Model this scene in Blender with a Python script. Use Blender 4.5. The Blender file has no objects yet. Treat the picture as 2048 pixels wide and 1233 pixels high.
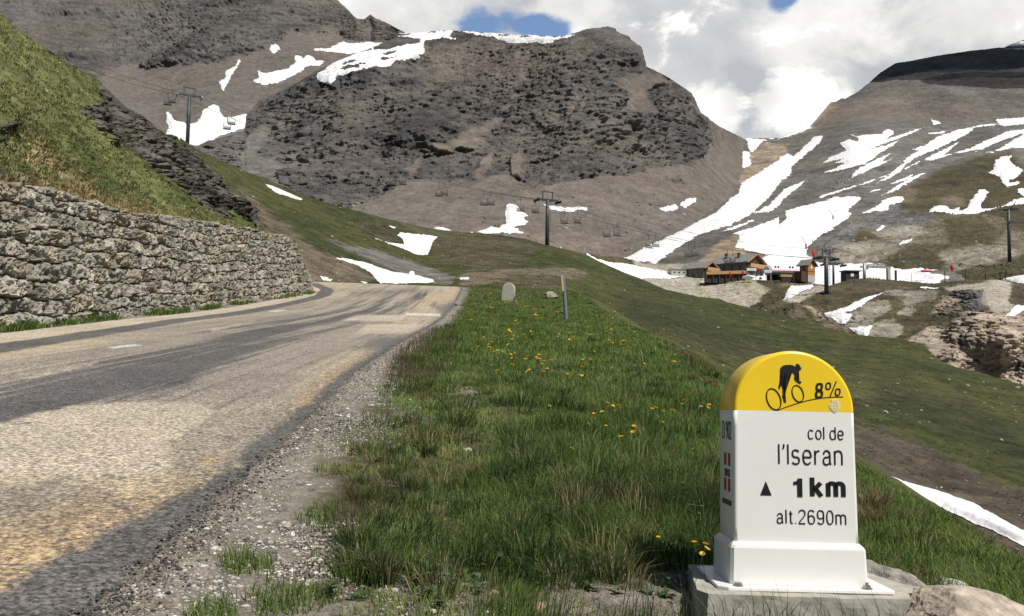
import bpy, bmesh, math, random
import numpy as np
from mathutils import Vector, Matrix

# ------------------------------------------------------------------ camera, sky, sun, exposure
SC = bpy.context.scene
COL = SC.collection
random.seed(7)
RNG = np.random.default_rng(7)
F_PX, CX, CY = 1607.0, 1024.0, 616.5
PITCH = math.atan(98.5 / F_PX)
ROLL = math.radians(0.9)
CAM = np.array([0.0, 0.0, 1.1])
_f = np.array([0, math.cos(PITCH), math.sin(PITCH)])
_u0 = np.array([0, -math.sin(PITCH), math.cos(PITCH)])
_r0 = np.array([1.0, 0, 0])
_R = math.cos(ROLL) * _r0 + math.sin(ROLL) * _u0
_U = math.cos(ROLL) * _u0 - math.sin(ROLL) * _r0

cam_data = bpy.data.cameras.new('camera')
cam_data.sensor_fit = 'HORIZONTAL'
cam_data.sensor_width = 36.0
cam_data.lens = 36.0 * F_PX / 2048.0
cam_data.clip_start = 0.05
cam_data.clip_end = 20000.0
cam = bpy.data.objects.new('camera', cam_data)
COL.objects.link(cam)
M = Matrix.Identity(4)
for i in range(3):
    M[i][0], M[i][1], M[i][2], M[i][3] = _R[i], _U[i], -_f[i], CAM[i]
cam.matrix_world = M
SC.camera = cam

SUN = Vector((0.40, -0.40, 0.82)).normalized()
SUN_EL = math.asin(SUN.z)
SUN_AZ = math.atan2(SUN.x, SUN.y)
sun_data = bpy.data.lights.new('sun', 'SUN')
sun_data.energy = 5.0
sun_data.angle = math.radians(0.53)
sun_data.color = (1.0, 0.955, 0.88)
sun = bpy.data.objects.new('sun', sun_data)
sun.rotation_euler = SUN.to_track_quat('Z', 'Y').to_euler()
sun.location = (0, 0, 60)
COL.objects.link(sun)

world = bpy.data.worlds.new('World')
SC.world = world
world.use_nodes = True
SC.view_settings.view_transform = 'Standard'
SC.view_settings.look = 'None'
SC.view_settings.exposure = 0.1
SC.view_settings.gamma = 1.0
SC.view_settings.use_curve_mapping = False
SC.cycles.max_bounces = 5
SC.cycles.diffuse_bounces = 2
SC.cycles.transparent_max_bounces = 4


def build_sky():
    nt = world.node_tree
    nt.nodes.clear()
    N = nt.nodes.new
    L = nt.links.new
    out = N('ShaderNodeOutputWorld')
    sky = N('ShaderNodeTexSky')
    sky.sky_type = 'NISHITA'
    sky.sun_disc = False
    sky.sun_elevation = SUN_EL
    sky.sun_rotation = SUN_AZ
    sky.altitude = 1200
    sky.air_density = 1.0
    sky.dust_density = 0.6
    bg = N('ShaderNodeBackground')
    L(sky.outputs[0], bg.inputs['Color'])
    tc = N('ShaderNodeTexCoord')

    def mth(op, a, b=None, c=None, clamp=False):
        n = N('ShaderNodeMath')
        n.operation = op
        n.use_clamp = clamp
        for k, v in enumerate((a, b, c)):
            if v is None:
                continue
            if isinstance(v, (int, float)):
                n.inputs[k].default_value = v
            else:
                L(v, n.inputs[k])
        return n.outputs[0]

    def noise(scale, detail, rough, dist=0.0, offs=(0, 0, 0), stretch=(1, 1, 1)):
        mp = N('ShaderNodeMapping')
        mp.inputs['Location'].default_value = offs
        mp.inputs['Scale'].default_value = stretch
        L(tc.outputs['Generated'], mp.inputs['Vector'])
        n = N('ShaderNodeTexNoise')
        n.inputs['Scale'].default_value = scale
        n.inputs['Detail'].default_value = detail
        n.inputs['Roughness'].default_value = rough
        n.inputs['Distortion'].default_value = dist
        L(mp.outputs[0], n.inputs['Vector'])
        return n.outputs['Fac']

    def blob(px, py, rx, rz):
        """1 at the direction seen at a pixel, falling to 0 at the given angular radii"""
        d = _R * (px - CX) / F_PX - _U * (py - CY) / F_PX + _f
        d = d / np.linalg.norm(d)
        mp = N('ShaderNodeMapping')
        mp.vector_type = 'POINT'
        mp.inputs['Location'].default_value = (-d[0] / rx, -d[1] / rx, -d[2] / rz)
        mp.inputs['Scale'].default_value = (1 / rx, 1 / rx, 1 / rz)
        L(tc.outputs['Generated'], mp.inputs['Vector'])
        ln = N('ShaderNodeVectorMath')
        ln.operation = 'LENGTH'
        L(mp.outputs[0], ln.inputs[0])
        return mth('SUBTRACT', 1.0, ln.outputs['Value'], clamp=True)

    def ramp(v, a, b):
        n = N('ShaderNodeMapRange')
        n.interpolation_type = 'SMOOTHSTEP'
        n.inputs['From Min'].default_value = a
        n.inputs['From Max'].default_value = b
        L(v, n.inputs['Value'])
        return n.outputs[0]
    big = noise(3.2, 9, 0.56, 0.3, (0.3, 0.1, 0.2), (1, 1, 1.6))
    fine = noise(10.0, 10, 0.58, 0.25, (1.3, 0.4, 0.9), (1, 1, 1.4))
    puff = noise(6.0, 9, 0.5, 0.4, (2.1, 3.3, 1.2), (1, 1, 1.5))
    # clear blue gaps
    fine2 = noise(22.0, 8, 0.55, 0.3, (5.3, 2.4, 1.9), (1, 1, 1.3))
    gap = mth('ADD', mth('MULTIPLY', blob(1005, 42, 0.092, 0.033), 0.72), mth('MULTIPLY', blob(1562, -8, 0.034, 0.036), 0.8))
    gap = mth('ADD', gap, mth('MULTIPLY', blob(930, 70, 0.06, 0.02), 0.35))
    gap = mth('ADD', gap, mth('MULTIPLY', blob(1105, 62, 0.05, 0.02), 0.5))
    gap = mth('ADD', gap, mth('MULTIPLY', mth('SUBTRACT', fine, 0.5), 1.5))
    gap = mth('ADD', gap, mth('MULTIPLY', mth('SUBTRACT', fine2, 0.5), 0.7))
    gap = ramp(gap, 0.24, 0.56)
    # sky outside the view cleared of cloud and dimmed, to lower the fill light
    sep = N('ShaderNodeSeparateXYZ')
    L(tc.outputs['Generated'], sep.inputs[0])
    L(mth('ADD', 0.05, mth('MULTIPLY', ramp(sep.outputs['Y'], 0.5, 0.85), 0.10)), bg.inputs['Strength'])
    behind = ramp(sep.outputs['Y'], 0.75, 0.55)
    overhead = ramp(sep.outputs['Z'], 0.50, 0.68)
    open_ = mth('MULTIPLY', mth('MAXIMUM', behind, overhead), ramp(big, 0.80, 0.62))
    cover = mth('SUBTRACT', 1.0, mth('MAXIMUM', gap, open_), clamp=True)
    # brightness of the clouds: grey bellies, white cumulus heads
    b = mth('ADD', 0.68, mth('MULTIPLY', mth('SUBTRACT', big, 0.5), 0.7))
    b = mth('ADD', b, mth('MULTIPLY', mth('SUBTRACT', fine, 0.5), 0.55))
    b = mth('ADD', b, mth('MULTIPLY', mth('SUBTRACT', fine2, 0.5), 0.18))

    def head(px, py, rx, rz, gain, lo=0.18, hi=0.42, wob=1.3):
        e = mth('ADD', blob(px, py, rx, rz), mth('MULTIPLY', mth('SUBTRACT', fine, 0.5), wob))
        e = mth('ADD', e, mth('MULTIPLY', mth('SUBTRACT', puff, 0.5), 0.5))
        return mth('MULTIPLY', ramp(e, lo, hi), gain)
    heads = mth('ADD', head(1585, 226, 0.085, 0.062, 0.34, 0.10, 0.40, 2.2), head(1425, 225, 0.06, 0.062, 0.32, 0.05, 0.42, 2.2))
    heads = mth('ADD', heads, head(1640, 60, 0.13, 0.08, 0.30, 0.05, 0.7))
    heads = mth('ADD', heads, head(1965, 30, 0.16, 0.08, 0.22, 0.0, 0.8))
    heads = mth('ADD', heads, head(1150, 20, 0.08, 0.035, 0.22, 0.1, 0.5))
    heads = mth('ADD', heads, head(780, 40, 0.13, 0.06, 0.12, 0.0, 0.7))
    darks = mth('ADD', head(1495, 200, 0.05, 0.09, 0.24, 0.0, 0.7), head(1300, 130, 0.15, 0.09, 0.09, 0.0, 0.7))
    darks = mth('ADD', darks, head(1800, 130, 0.14, 0.07, 0.06, 0.0, 0.8))
    b = mth('SUBTRACT', mth('ADD', b, heads), darks)
    b = mth('MINIMUM', mth('MAXIMUM', b, 0.52), 1.0)
    b = mth('MULTIPLY', b, ramp(sep.outputs['Z'], -0.4, 0.05))
    tint = N('ShaderNodeMix')
    tint.data_type = 'RGBA'
    L(ramp(b, 0.42, 0.8), tint.inputs['Factor'])
    tint.inputs['A'].default_value = (0.92, 0.96, 1.04, 1)
    tint.inputs['B'].default_value = (1.0, 0.99, 0.97, 1)
    bgc = N('ShaderNodeBackground')
    L(tint.outputs['Result'], bgc.inputs['Color'])
    L(b, bgc.inputs['Strength'])
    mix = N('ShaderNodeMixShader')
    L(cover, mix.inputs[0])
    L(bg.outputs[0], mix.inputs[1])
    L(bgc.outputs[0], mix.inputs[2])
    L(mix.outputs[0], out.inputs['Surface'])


build_sky()


# ------------------------------------------------------------------ helpers
def at(px, py, Y):
    px = np.asarray(px, float)
    py = np.asarray(py, float)
    Y = np.asarray(Y, float)
    d = (px[..., None] - CX) / F_PX * _R - (py[..., None] - CY) / F_PX * _U + _f
    return CAM + d * (Y / d[..., 1])[..., None]


def proj(P):
    v = np.asarray(P, float) - CAM
    z = v @ _f
    z = np.where(np.abs(z) < 1e-3, 1e-3, z)
    px = CX + F_PX * (v @ _R) / z
    py = CY - F_PX * (v @ _U) / z
    bad = z < 0.05
    return np.where(bad, -9999, px), np.where(bad, 9999, py)


_G = np.array([[1, 1, 0], [-1, 1, 0], [1, -1, 0], [-1, -1, 0], [1, 0, 1], [-1, 0, 1], [1, 0, -1], [-1, 0, -1],
               [0, 1, 1], [0, -1, 1], [0, 1, -1], [0, -1, -1], [1, 1, 0], [-1, 1, 0], [0, -1, 1], [0, -1, -1]], np.float32)
_PERM = np.random.default_rng(3).permutation(4096).astype(np.int32)


def pn(P, seed=0):
    """gradient noise, about -1..1"""
    P = np.asarray(P, np.float32)
    i = np.floor(P).astype(np.int32)
    f = (P - i).astype(np.float32)
    u = f * f * f * (f * (f * 6 - 15) + 10)
    out = np.zeros(P.shape[0], np.float32)
    for dx in (0, 1):
        wx = u[:, 0] if dx else 1 - u[:, 0]
        hx = _PERM[(i[:, 0] + dx + seed * 131) & 4095]
        for dy in (0, 1):
            wy = wx * (u[:, 1] if dy else 1 - u[:, 1])
            hy = _PERM[(hx + i[:, 1] + dy) & 4095]
            for dz in (0, 1):
                w = wy * (u[:, 2] if dz else 1 - u[:, 2])
                g = _G[_PERM[(hy + i[:, 2] + dz) & 4095] & 15]
                out += w * (g[:, 0] * (f[:, 0] - dx) + g[:, 1] * (f[:, 1] - dy) + g[:, 2] * (f[:, 2] - dz))
    return out


def fbm(P, octv=5, seed=0, gain=0.5, lac=2.03):
    P = np.asarray(P, np.float32)
    a, s, tot = 1.0, np.zeros(P.shape[0], np.float32), 0.0
    for o in range(octv):
        s += a * pn(P, seed + o)
        tot += a
        a *= gain
        P = P * lac + 17.3
    return s / tot * 1.5


def ridged(P, octv=5, seed=0, gain=0.55, lac=2.1):
    P = np.asarray(P, np.float32)
    a, s, tot = 1.0, np.zeros(P.shape[0], np.float32), 0.0
    for o in range(octv):
        n = 1 - np.abs(pn(P, seed + o)) * 2
        s += a * n
        tot += a
        a *= gain
        P = P * lac + 11.7
    return s / tot


def tps(ctrl):
    C = np.array(ctrl, float)
    p = C[:, :2] / 1000.0
    v = np.log(C[:, 2])
    n = len(C)
    d = np.linalg.norm(p[:, None] - p[None], axis=2)
    K = np.where(d > 0, d * d * np.log(np.maximum(d, 1e-9)), 0) + np.eye(n) * 1e-4
    Pm = np.c_[np.ones(n), p]
    A = np.block([[K, Pm], [Pm.T, np.zeros((3, 3))]])
    w = np.linalg.solve(A, np.r_[v, 0, 0, 0])

    def ev(px, py):
        q = np.c_[np.ravel(px), np.ravel(py)] / 1000.0
        s = w[n] + q @ w[n + 1:]
        for k in range(n):
            r2 = ((q - p[k]) ** 2).sum(1)
            s += w[k] * np.where(r2 > 0, 0.5 * r2 * np.log(np.maximum(r2, 1e-18)), 0)
        return np.exp(s).reshape(np.shape(px))
    return ev


def sdpoly(px, py, poly, margin=60.0):
    """signed distance in pixels, positive inside"""
    px = np.ravel(px)
    py = np.ravel(py)
    P = np.array(poly, float)
    out = np.full(px.shape, -margin)
    m = (px > P[:, 0].min() - margin) & (px < P[:, 0].max() + margin) & (py > P[:, 1].min() - margin) & (py < P[:, 1].max() + margin)
    x, y = px[m], py[m]
    if x.size == 0:
        return out
    best = np.full(x.shape, 1e9)
    ins = np.zeros(x.shape, bool)
    for k in range(len(P)):
        a, b = P[k - 1], P[k]
        e = b - a
        L2 = max(e @ e, 1e-9)
        t = np.clip(((x - a[0]) * e[0] + (y - a[1]) * e[1]) / L2, 0, 1)
        best = np.minimum(best, (x - a[0] - t * e[0]) ** 2 + (y - a[1] - t * e[1]) ** 2)
        c = (a[1] > y) != (b[1] > y)
        if abs(e[1]) > 1e-9:
            ins ^= c & (x < a[0] + (y - a[1]) * e[0] / e[1])
    dd = np.sqrt(best)
    out[m] = np.maximum(np.where(ins, dd, -dd), -margin)
    return out


def sstep(a, b, x):
    t = np.clip((x - a) / (b - a), 0, 1)
    return t * t * (3 - 2 * t)


def mesh_np(name, V, faces, mat=None, col=None, parent=None, smooth=True, fsize=None):
    """faces: (M,3) or (M,4) array, or list of such arrays"""
    if not isinstance(faces, (list, tuple)):
        faces = [faces]
    faces = [np.asarray(f, np.int32) for f in faces if len(f)]
    V = np.asarray(V, np.float32)
    me = bpy.data.meshes.new(name)
    me.vertices.add(len(V))
    me.vertices.foreach_set('co', V.ravel())
    loops = np.concatenate([f.ravel() for f in faces])
    tot = np.concatenate([np.full(len(f), f.shape[1], np.int32) for f in faces])
    start = np.r_[0, np.cumsum(tot)[:-1]].astype(np.int32)
    me.loops.add(len(loops))
    me.loops.foreach_set('vertex_index', loops)
    me.polygons.add(len(tot))
    me.polygons.foreach_set('loop_start', start)
    me.polygons.foreach_set('loop_total', tot)
    me.polygons.foreach_set('use_smooth', np.full(len(tot), smooth, bool))
    me.update(calc_edges=True)
    if col is not None:
        at_ = me.attributes.new('col', 'FLOAT_COLOR', 'POINT')
        c = np.ones((len(V), 4), np.float32)
        c[:, :3] = col
        at_.data.foreach_set('color', c.ravel())
    ob = bpy.data.objects.new(name, me)
    COL.objects.link(ob)
    if mat:
        me.materials.append(mat)
    if parent:
        ob.parent = parent
    return ob


def grid_quads(nx, ny):
    i = np.arange(nx * ny).reshape(ny, nx)
    return np.stack([i[:-1, :-1], i[:-1, 1:], i[1:, 1:], i[1:, :-1]], -1).reshape(-1, 4)


def tag(o, label=None, cat=None, group=None, kind=None):
    if label:
        o['label'] = label
    if cat:
        o['category'] = cat
    if group:
        o['group'] = group
    if kind:
        o['kind'] = kind
    return o


def empty(name, loc, rz=0.0, label=None, cat=None, group=None):
    o = bpy.data.objects.new(name, None)
    o.empty_display_size = 0.2
    o.location = loc
    o.rotation_euler = (0, 0, rz)
    COL.objects.link(o)
    return tag(o, label, cat, group)


def copy_tree(o, parent=None):
    c = o.copy()
    COL.objects.link(c)
    if parent:
        c.parent = parent
    for ch in list(o.children):
        copy_tree(ch, c)
    return c


class MB:
    """collects simple shapes into one mesh"""
    def __init__(self):
        self.v, self.f = [], []

    def add(self, v, f):
        o = len(self.v)
        self.v += [tuple(p) for p in v]
        self.f += [tuple(i + o for i in q) for q in f]
        return self

    def box(self, x0, x1, y0, y1, z0, z1):
        v = [(x, y, z) for z in (z0, z1) for y in (y0, y1) for x in (x0, x1)]
        return self.add(v, [(0, 2, 3, 1), (4, 5, 7, 6), (0, 1, 5, 4), (2, 6, 7, 3), (0, 4, 6, 2), (1, 3, 7, 5)])

    def tube(self, pts, r, n=8, cap=True):
        pts = [Vector(p) for p in pts]
        rs = r if isinstance(r, (list, tuple)) else [r] * len(pts)
        v, f = [], []
        for k, p in enumerate(pts):
            d = (pts[min(k + 1, len(pts) - 1)] - pts[max(k - 1, 0)]).normalized()
            a = d.orthogonal().normalized() if abs(d.z) < 0.95 else Vector((1, 0, 0))
            if abs(d.z) < 0.95:
                a = d.cross(Vector((0, 0, 1))).normalized()
            else:
                a = (Vector((1, 0, 0)) - d * d.x).normalized()
            b = d.cross(a)
            for i in range(n):
                t = 2 * math.pi * i / n
                v.append(p + (a * math.cos(t) + b * math.sin(t)) * rs[k])
        for k in range(len(pts) - 1):
            for i in range(n):
                j = (i + 1) % n
                f.append((k * n + i, k * n + j, (k + 1) * n + j, (k + 1) * n + i))
        if cap:
            f.append(tuple(range(n - 1, -1, -1)))
            f.append(tuple((len(pts) - 1) * n + i for i in range(n)))
        return self.add(v, f)

    def build(self, name, mat, parent=None, smooth=False, bevel=0.0):
        me = bpy.data.meshes.new(name)
        me.from_pydata([tuple(p) for p in self.v], [], self.f)
        me.materials.append(mat)
        if bevel:
            bm = bmesh.new()
            bm.from_mesh(me)
            bmesh.ops.bevel(bm, geom=bm.edges[:], offset=bevel, segments=2, affect='EDGES', profile=0.5)
            bm.to_mesh(me)
            bm.free()
        if smooth:
            me.polygons.foreach_set('use_smooth', [True] * len(me.polygons))
        me.update()
        o = bpy.data.objects.new(name, me)
        COL.objects.link(o)
        if parent:
            o.parent = parent
        return o


# ------------------------------------------------------------------ materials
def new_mat(name):
    m = bpy.data.materials.new(name)
    m.use_nodes = True
    nt = m.node_tree
    return m, nt, nt.nodes['Principled BSDF']


def mat_plain(name, color, rough=0.6, metal=0.0, var=0.12, scale=6.0, spec=0.4, bump=0.0, coords='Object'):
    m, nt, b = new_mat(name)
    b.inputs['Roughness'].default_value = rough
    b.inputs['Metallic'].default_value = metal
    b.inputs['Specular IOR Level'].default_value = spec
    tc = nt.nodes.new('ShaderNodeTexCoord')
    n = nt.nodes.new('ShaderNodeTexNoise')
    n.inputs['Scale'].default_value = scale
    n.inputs['Detail'].default_value = 6
    n.inputs['Roughness'].default_value = 0.62
    nt.links.new(tc.outputs[coords], n.inputs['Vector'])
    cr = nt.nodes.new('ShaderNodeMapRange')
    cr.inputs['From Min'].default_value = 0.3
    cr.inputs['From Max'].default_value = 0.7
    cr.inputs['To Min'].default_value = 1 - var
    cr.inputs['To Max'].default_value = 1 + var
    nt.links.new(n.outputs['Fac'], cr.inputs['Value'])
    mx = nt.nodes.new('ShaderNodeVectorMath')
    mx.operation = 'SCALE'
    mx.inputs[0].default_value = color
    nt.links.new(cr.outputs[0], mx.inputs['Scale'])
    nt.links.new(mx.outputs[0], b.inputs['Base Color'])
    if bump:
        bp = nt.nodes.new('ShaderNodeBump')
        bp.inputs['Strength'].default_value = 0.6
        bp.inputs['Distance'].default_value = bump
        nt.links.new(n.outputs['Fac'], bp.inputs['Height'])
        nt.links.new(bp.outputs[0], b.inputs['Normal'])
    return m


def mat_vcol(name, scales, amt=0.3, bump=0.0, rough=0.95, spec=0.15, transl=0.0):
    """colour from the mesh attribute, broken up by noise in world metres"""
    m, nt, b = new_mat(name)
    L = nt.links.new
    b.inputs['Roughness'].default_value = rough
    b.inputs['Specular IOR Level'].default_value = spec
    a = nt.nodes.new('ShaderNodeAttribute')
    a.attribute_name = 'col'
    src = a.outputs['Color']
    if scales:
        tc = nt.nodes.new('ShaderNodeTexCoord')
        prev = None
        for s in scales:
            n = nt.nodes.new('ShaderNodeTexNoise')
            n.inputs['Scale'].default_value = s
            n.inputs['Detail'].default_value = 5
            n.inputs['Roughness'].default_value = 0.65
            L(tc.outputs['Object'], n.inputs['Vector'])
            if prev is None:
                prev = n.outputs['Fac']
            else:
                ad = nt.nodes.new('ShaderNodeMath')
                ad.operation = 'ADD'
                L(prev, ad.inputs[0])
                L(n.outputs['Fac'], ad.inputs[1])
                prev = ad.outputs[0]
        k = len(scales)
        cr = nt.nodes.new('ShaderNodeMapRange')
        cr.inputs['From Min'].default_value = 0.5 * k - 0.22 * k ** 0.5
        cr.inputs['From Max'].default_value = 0.5 * k + 0.22 * k ** 0.5
        cr.inputs['To Min'].default_value = 1 - amt
        cr.inputs['To Max'].default_value = 1 + amt
        L(prev, cr.inputs['Value'])
        mx = nt.nodes.new('ShaderNodeVectorMath')
        mx.operation = 'SCALE'
        L(src, mx.inputs[0])
        L(cr.outputs[0], mx.inputs['Scale'])
        src = mx.outputs[0]
        if bump:
            bp = nt.nodes.new('ShaderNodeBump')
            bp.inputs['Strength'].default_value = 0.8
            bp.inputs['Distance'].default_value = bump
            L(prev, bp.inputs['Height'])
            L(bp.outputs[0], b.inputs['Normal'])
    L(src, b.inputs['Base Color'])
    if transl:
        tr = nt.nodes.new('ShaderNodeBsdfTranslucent')
        L(src, tr.inputs['Color'])
        mix = nt.nodes.new('ShaderNodeMixShader')
        mix.inputs[0].default_value = transl
        out = nt.nodes['Material Output']
        L(b.outputs[0], mix.inputs[1])
        L(tr.outputs[0], mix.inputs[2])
        L(mix.outputs[0], out.inputs['Surface'])
    return m


MT = {}
MT['far'] = mat_vcol('mountain_rock', (0.12, 0.5), 0.38, 0.6)
MT['mid'] = mat_vcol('hill_ground', (0.5, 3.5), 0.55, 0.18)
MT['near'] = mat_vcol('verge_ground', (14.0, 55.0, 160.0), 0.75, 0.014)
MT['wall'] = mat_vcol('wall_stone', (3.0, 18.0), 0.4, 0.035)
MT['grass'] = mat_vcol('grass_blade', None, transl=0.42, rough=0.6, spec=0.25)
MT['pebble'] = mat_vcol('pebble_stone', (30.0,), 0.3)
MT['snow'] = mat_plain('snow', (0.70, 0.70, 0.71), 0.9, 0, 0.07, 0.25, 0.1, 0.12)
def dirty_snow():
    m = MT['snow']
    nt = m.node_tree
    b = nt.nodes['Principled BSDF']
    old = b.inputs['Base Color'].links[0].from_socket
    tc = nt.nodes.new('ShaderNodeTexCoord')
    n = nt.nodes.new('ShaderNodeTexNoise')
    n.inputs['Scale'].default_value = 0.09
    n.inputs['Detail'].default_value = 9
    n.inputs['Roughness'].default_value = 0.7
    nt.links.new(tc.outputs['Object'], n.inputs['Vector'])
    r = nt.nodes.new('ShaderNodeMapRange')
    r.inputs['From Min'].default_value = 0.52
    r.inputs['From Max'].default_value = 0.75
    r.inputs['To Max'].default_value = 0.75
    nt.links.new(n.outputs['Fac'], r.inputs['Value'])
    mx = nt.nodes.new('ShaderNodeMix')
    mx.data_type = 'RGBA'
    nt.links.new(r.outputs[0], mx.inputs['Factor'])
    nt.links.new(old, mx.inputs['A'])
    mx.inputs['B'].default_value = (0.50, 0.475, 0.44, 1)
    nt.links.new(mx.outputs['Result'], b.inputs['Base Color'])


dirty_snow()
MT['rock'] = mat_vcol('boulder_stone', (6.0, 30.0), 0.45, 0.02)
# ------------------------------------------------------------------ terrain
# class: two colours the ground varies between, and how rough it is
CLS = {
    'darkrock': ((0.050, 0.050, 0.052), (0.136, 0.125, 0.115), 1.0),
    'brownrock': ((0.072, 0.066, 0.061), (0.148, 0.132, 0.117), 0.7),
    'greyrock': ((0.060, 0.060, 0.062), (0.18, 0.172, 0.16), 0.9),
    'scree': ((0.118, 0.103, 0.090), (0.172, 0.150, 0.129), 0.05),
    'greyscree': ((0.085, 0.081, 0.074), (0.175, 0.165, 0.146), 0.16),
    'fargrey': ((0.050, 0.049, 0.050), (0.150, 0.138, 0.125), 0.9),
    'tanrock': ((0.17, 0.14, 0.105), (0.42, 0.33, 0.235), 0.8),
    'pinkrock': ((0.15, 0.128, 0.105), (0.46, 0.38, 0.295), 0.9),
    'slab': ((0.10, 0.09, 0.065), (0.30, 0.275, 0.225), 0.5),
    'gravel': ((0.27, 0.245, 0.20), (0.39, 0.355, 0.29), 0.12),
    'olivegravel': ((0.20, 0.19, 0.12), (0.35, 0.32, 0.24), 0.25),
    'turf': ((0.030, 0.038, 0.014), (0.070, 0.073, 0.026), 0.35),
    'turfdark': ((0.024, 0.030, 0.013), (0.052, 0.054, 0.024), 0.35),
    'moor': ((0.042, 0.036, 0.023), (0.095, 0.085, 0.046), 0.4),
    'earth': ((0.042, 0.034, 0.027), (0.100, 0.080, 0.060), 0.35),
    'dirt': ((0.085, 0.068, 0.048), (0.165, 0.135, 0.095), 0.3),
    'schist': ((0.022, 0.021, 0.021), (0.125, 0.115, 0.095), 1.0),
    'meadow': ((0.068, 0.090, 0.028), (0.165, 0.17, 0.068), 0.2),
    'drygrass': ((0.16, 0.125, 0.055), (0.30, 0.235, 0.12), 0.25),
    'knoll': ((0.06, 0.054, 0.034), (0.19, 0.168, 0.12), 0.6),
}
SHEETS = {}
TPS_OF = {}


def sheet(name, x0, x1, nx, ny, top, bot, ctrl, base, paints, mat, sc, amp, snow=(), back=(60, 60), strat=None,
          n1s=1.0, n2s=6.0, wn=(0.7, 0.6), snow_th=0.25, snow_noise=4.0, finish=None, calm=None, fq=5.0, kb=0.12, holes=(), gully=(-0.55, -0.35, -0.75), gk=1.1):
    px = np.linspace(x0, x1, nx)
    tx = np.interp(px, [p[0] for p in top], [p[1] for p in top])
    bx = np.interp(px, [p[0] for p in bot], [p[1] for p in bot])
    t = np.linspace(0, 1, ny)
    PY = bx[None] + (tx - bx)[None] * t[:, None]
    PX = np.repeat(px[None], ny, 0)
    TPS_OF[name] = tps(ctrl)
    Y = TPS_OF[name](PX, PY)
    P = at(PX, PY, Y)
    # the far side of the ridge
    nb = 8
    ray = P[-1] - CAM
    ray[:, 2] = 0
    ray /= np.linalg.norm(ray, axis=1)[:, None]
    rows = []
    for k in range(1, nb + 1):
        q = k / nb
        Q = P[-1] + ray * back[0] * q ** 1.3
        Q[:, 2] -= back[1] * q ** 1.6
        rows.append(Q)
    P = np.concatenate([P, np.array(rows)], 0)
    NY = ny + nb
    PXa = np.concatenate([PX, np.repeat(px[None], nb, 0)], 0).ravel()
    PYa = np.concatenate([PY, np.repeat(tx[None], nb, 0)], 0).ravel()
    V = P.reshape(-1, 3)
    q = V / sc
    n1 = fbm(q * n1s, 4, 11)
    n2 = fbm(q * n2s, 4, 23)
    sq = q.copy()
    if strat is not None:
        d = np.array(strat[0], float)
        d /= np.linalg.norm(d)
        sq = sq + (sq @ d)[:, None] * d * (strat[1] - 1)
    sq = q.copy()
    if strat is not None:
        d = np.array(strat[0], float)
        d /= np.linalg.norm(d)
        sq = sq + (sq @ d)[:, None] * d * (strat[1] - 1)
    n3 = fbm(sq * 5.0, 5, 37)
    tt = np.clip(0.5 + wn[0] * n1 + 0.5 * wn[1] * n2 + wn[1] * n3, 0, 1)[:, None]

    def ccol(c):
        c1, c2, dd = CLS[c]
        return np.array(c1) * (1 - tt) + np.array(c2) * tt, dd
    col, d0 = ccol(base)
    rough = np.full(len(V), d0)
    for poly, cl, soft, na in paints:
        sd = sdpoly(PXa, PYa, poly) + na * (n1 * 0.9 + n2 * 0.8)
        w = sstep(-soft, soft, sd)
        if not w.any():
            continue
        cc, dd = ccol(cl)
        col = col * (1 - w[:, None]) + cc * w[:, None]
        rough = rough * (1 - w) + dd * w
    sfield = np.full(len(V), -60.0)
    for poly in snow:
        sfield = np.maximum(sfield, sdpoly(PXa, PYa, poly))
    for poly in holes:
        sfield = np.minimum(sfield, -sdpoly(PXa, PYa, poly))
    rough = rough * (1 - 0.85 * sstep(-6, 4, sfield))
    rough = rough * (1 - 0.85 * sstep(0.93, 1.0, np.concatenate([np.repeat(t, nx), np.ones(nb * nx)])))
    if calm is not None:
        rough = rough * calm(PXa, PYa)
    # rounded crags with sharp clefts between them, over broader buttresses
    bil = 0.55 - ridged(sq * fq + 0.25 * n1[:, None], 6, 41, 0.60)
    gd = np.array(gully, float)
    gd /= np.linalg.norm(gd)
    gq = q - (q @ gd)[:, None] * gd * 0.8 + 0.12 * np.stack([n1, n2, n1], -1)
    gul = 0.5 - ridged(gq * 1.1, 5, 47, 0.5)
    if mat is MT['far']:
        # scree lying in the gully bottoms, and broad browner and greyer faces
        gl = sstep(0.05, -0.28, gul + 0.10 * n2) * np.clip((rough - 0.4) * 3, 0, 1) * 0.34
        col = col * (1 - gl[:, None]) + ccol('scree')[0] * gl[:, None]
        hue = np.clip(0.5 + 1.1 * fbm(q * 0.55, 3, 67), 0, 1)[:, None]
        col = col * (np.array((0.90, 0.925, 0.96)) * (1 - hue) + np.array((1.03, 1.0, 0.965)) * hue)
    patch = np.clip(0.75 + 0.9 * fbm(q * 0.9, 2, 53), 0.3, 1.25)
    rg = kb * bil * patch + gk * gul + 0.55 * fbm(q * 0.9, 3, 61)
    fine = fbm(sq * 14, 4, 77)
    disp = amp * (rough * (rg * 1.0 + 0.16 * fine) + 0.05 * fine)
    G = V.reshape(NY, nx, 3)
    nrm = np.cross(np.gradient(G, axis=1), np.gradient(G, axis=0)).reshape(-1, 3)
    nrm /= np.maximum(np.linalg.norm(nrm, axis=1), 1e-9)[:, None]
    # crags stand out sideways from the slope more than they rise from it
    hor = nrm * np.array([1, 1, 0.0])
    hor /= np.maximum(np.linalg.norm(hor, axis=1), 1e-6)[:, None]
    wv = np.clip(rough * 1.4, 0, 1)[:, None] * 0.9
    dirn = hor * wv + nrm * (1 - wv)
    V = V + dirn * disp[:, None]
    if finish:
        V, col = finish(V, col, PXa, PYa, n1, n2)
    quads = grid_quads(nx, NY)
    ob = mesh_np(name, V, quads, mat, col, smooth=True)
    tag(ob, kind='structure')
    keep = slice(0, ny * nx)
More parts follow.
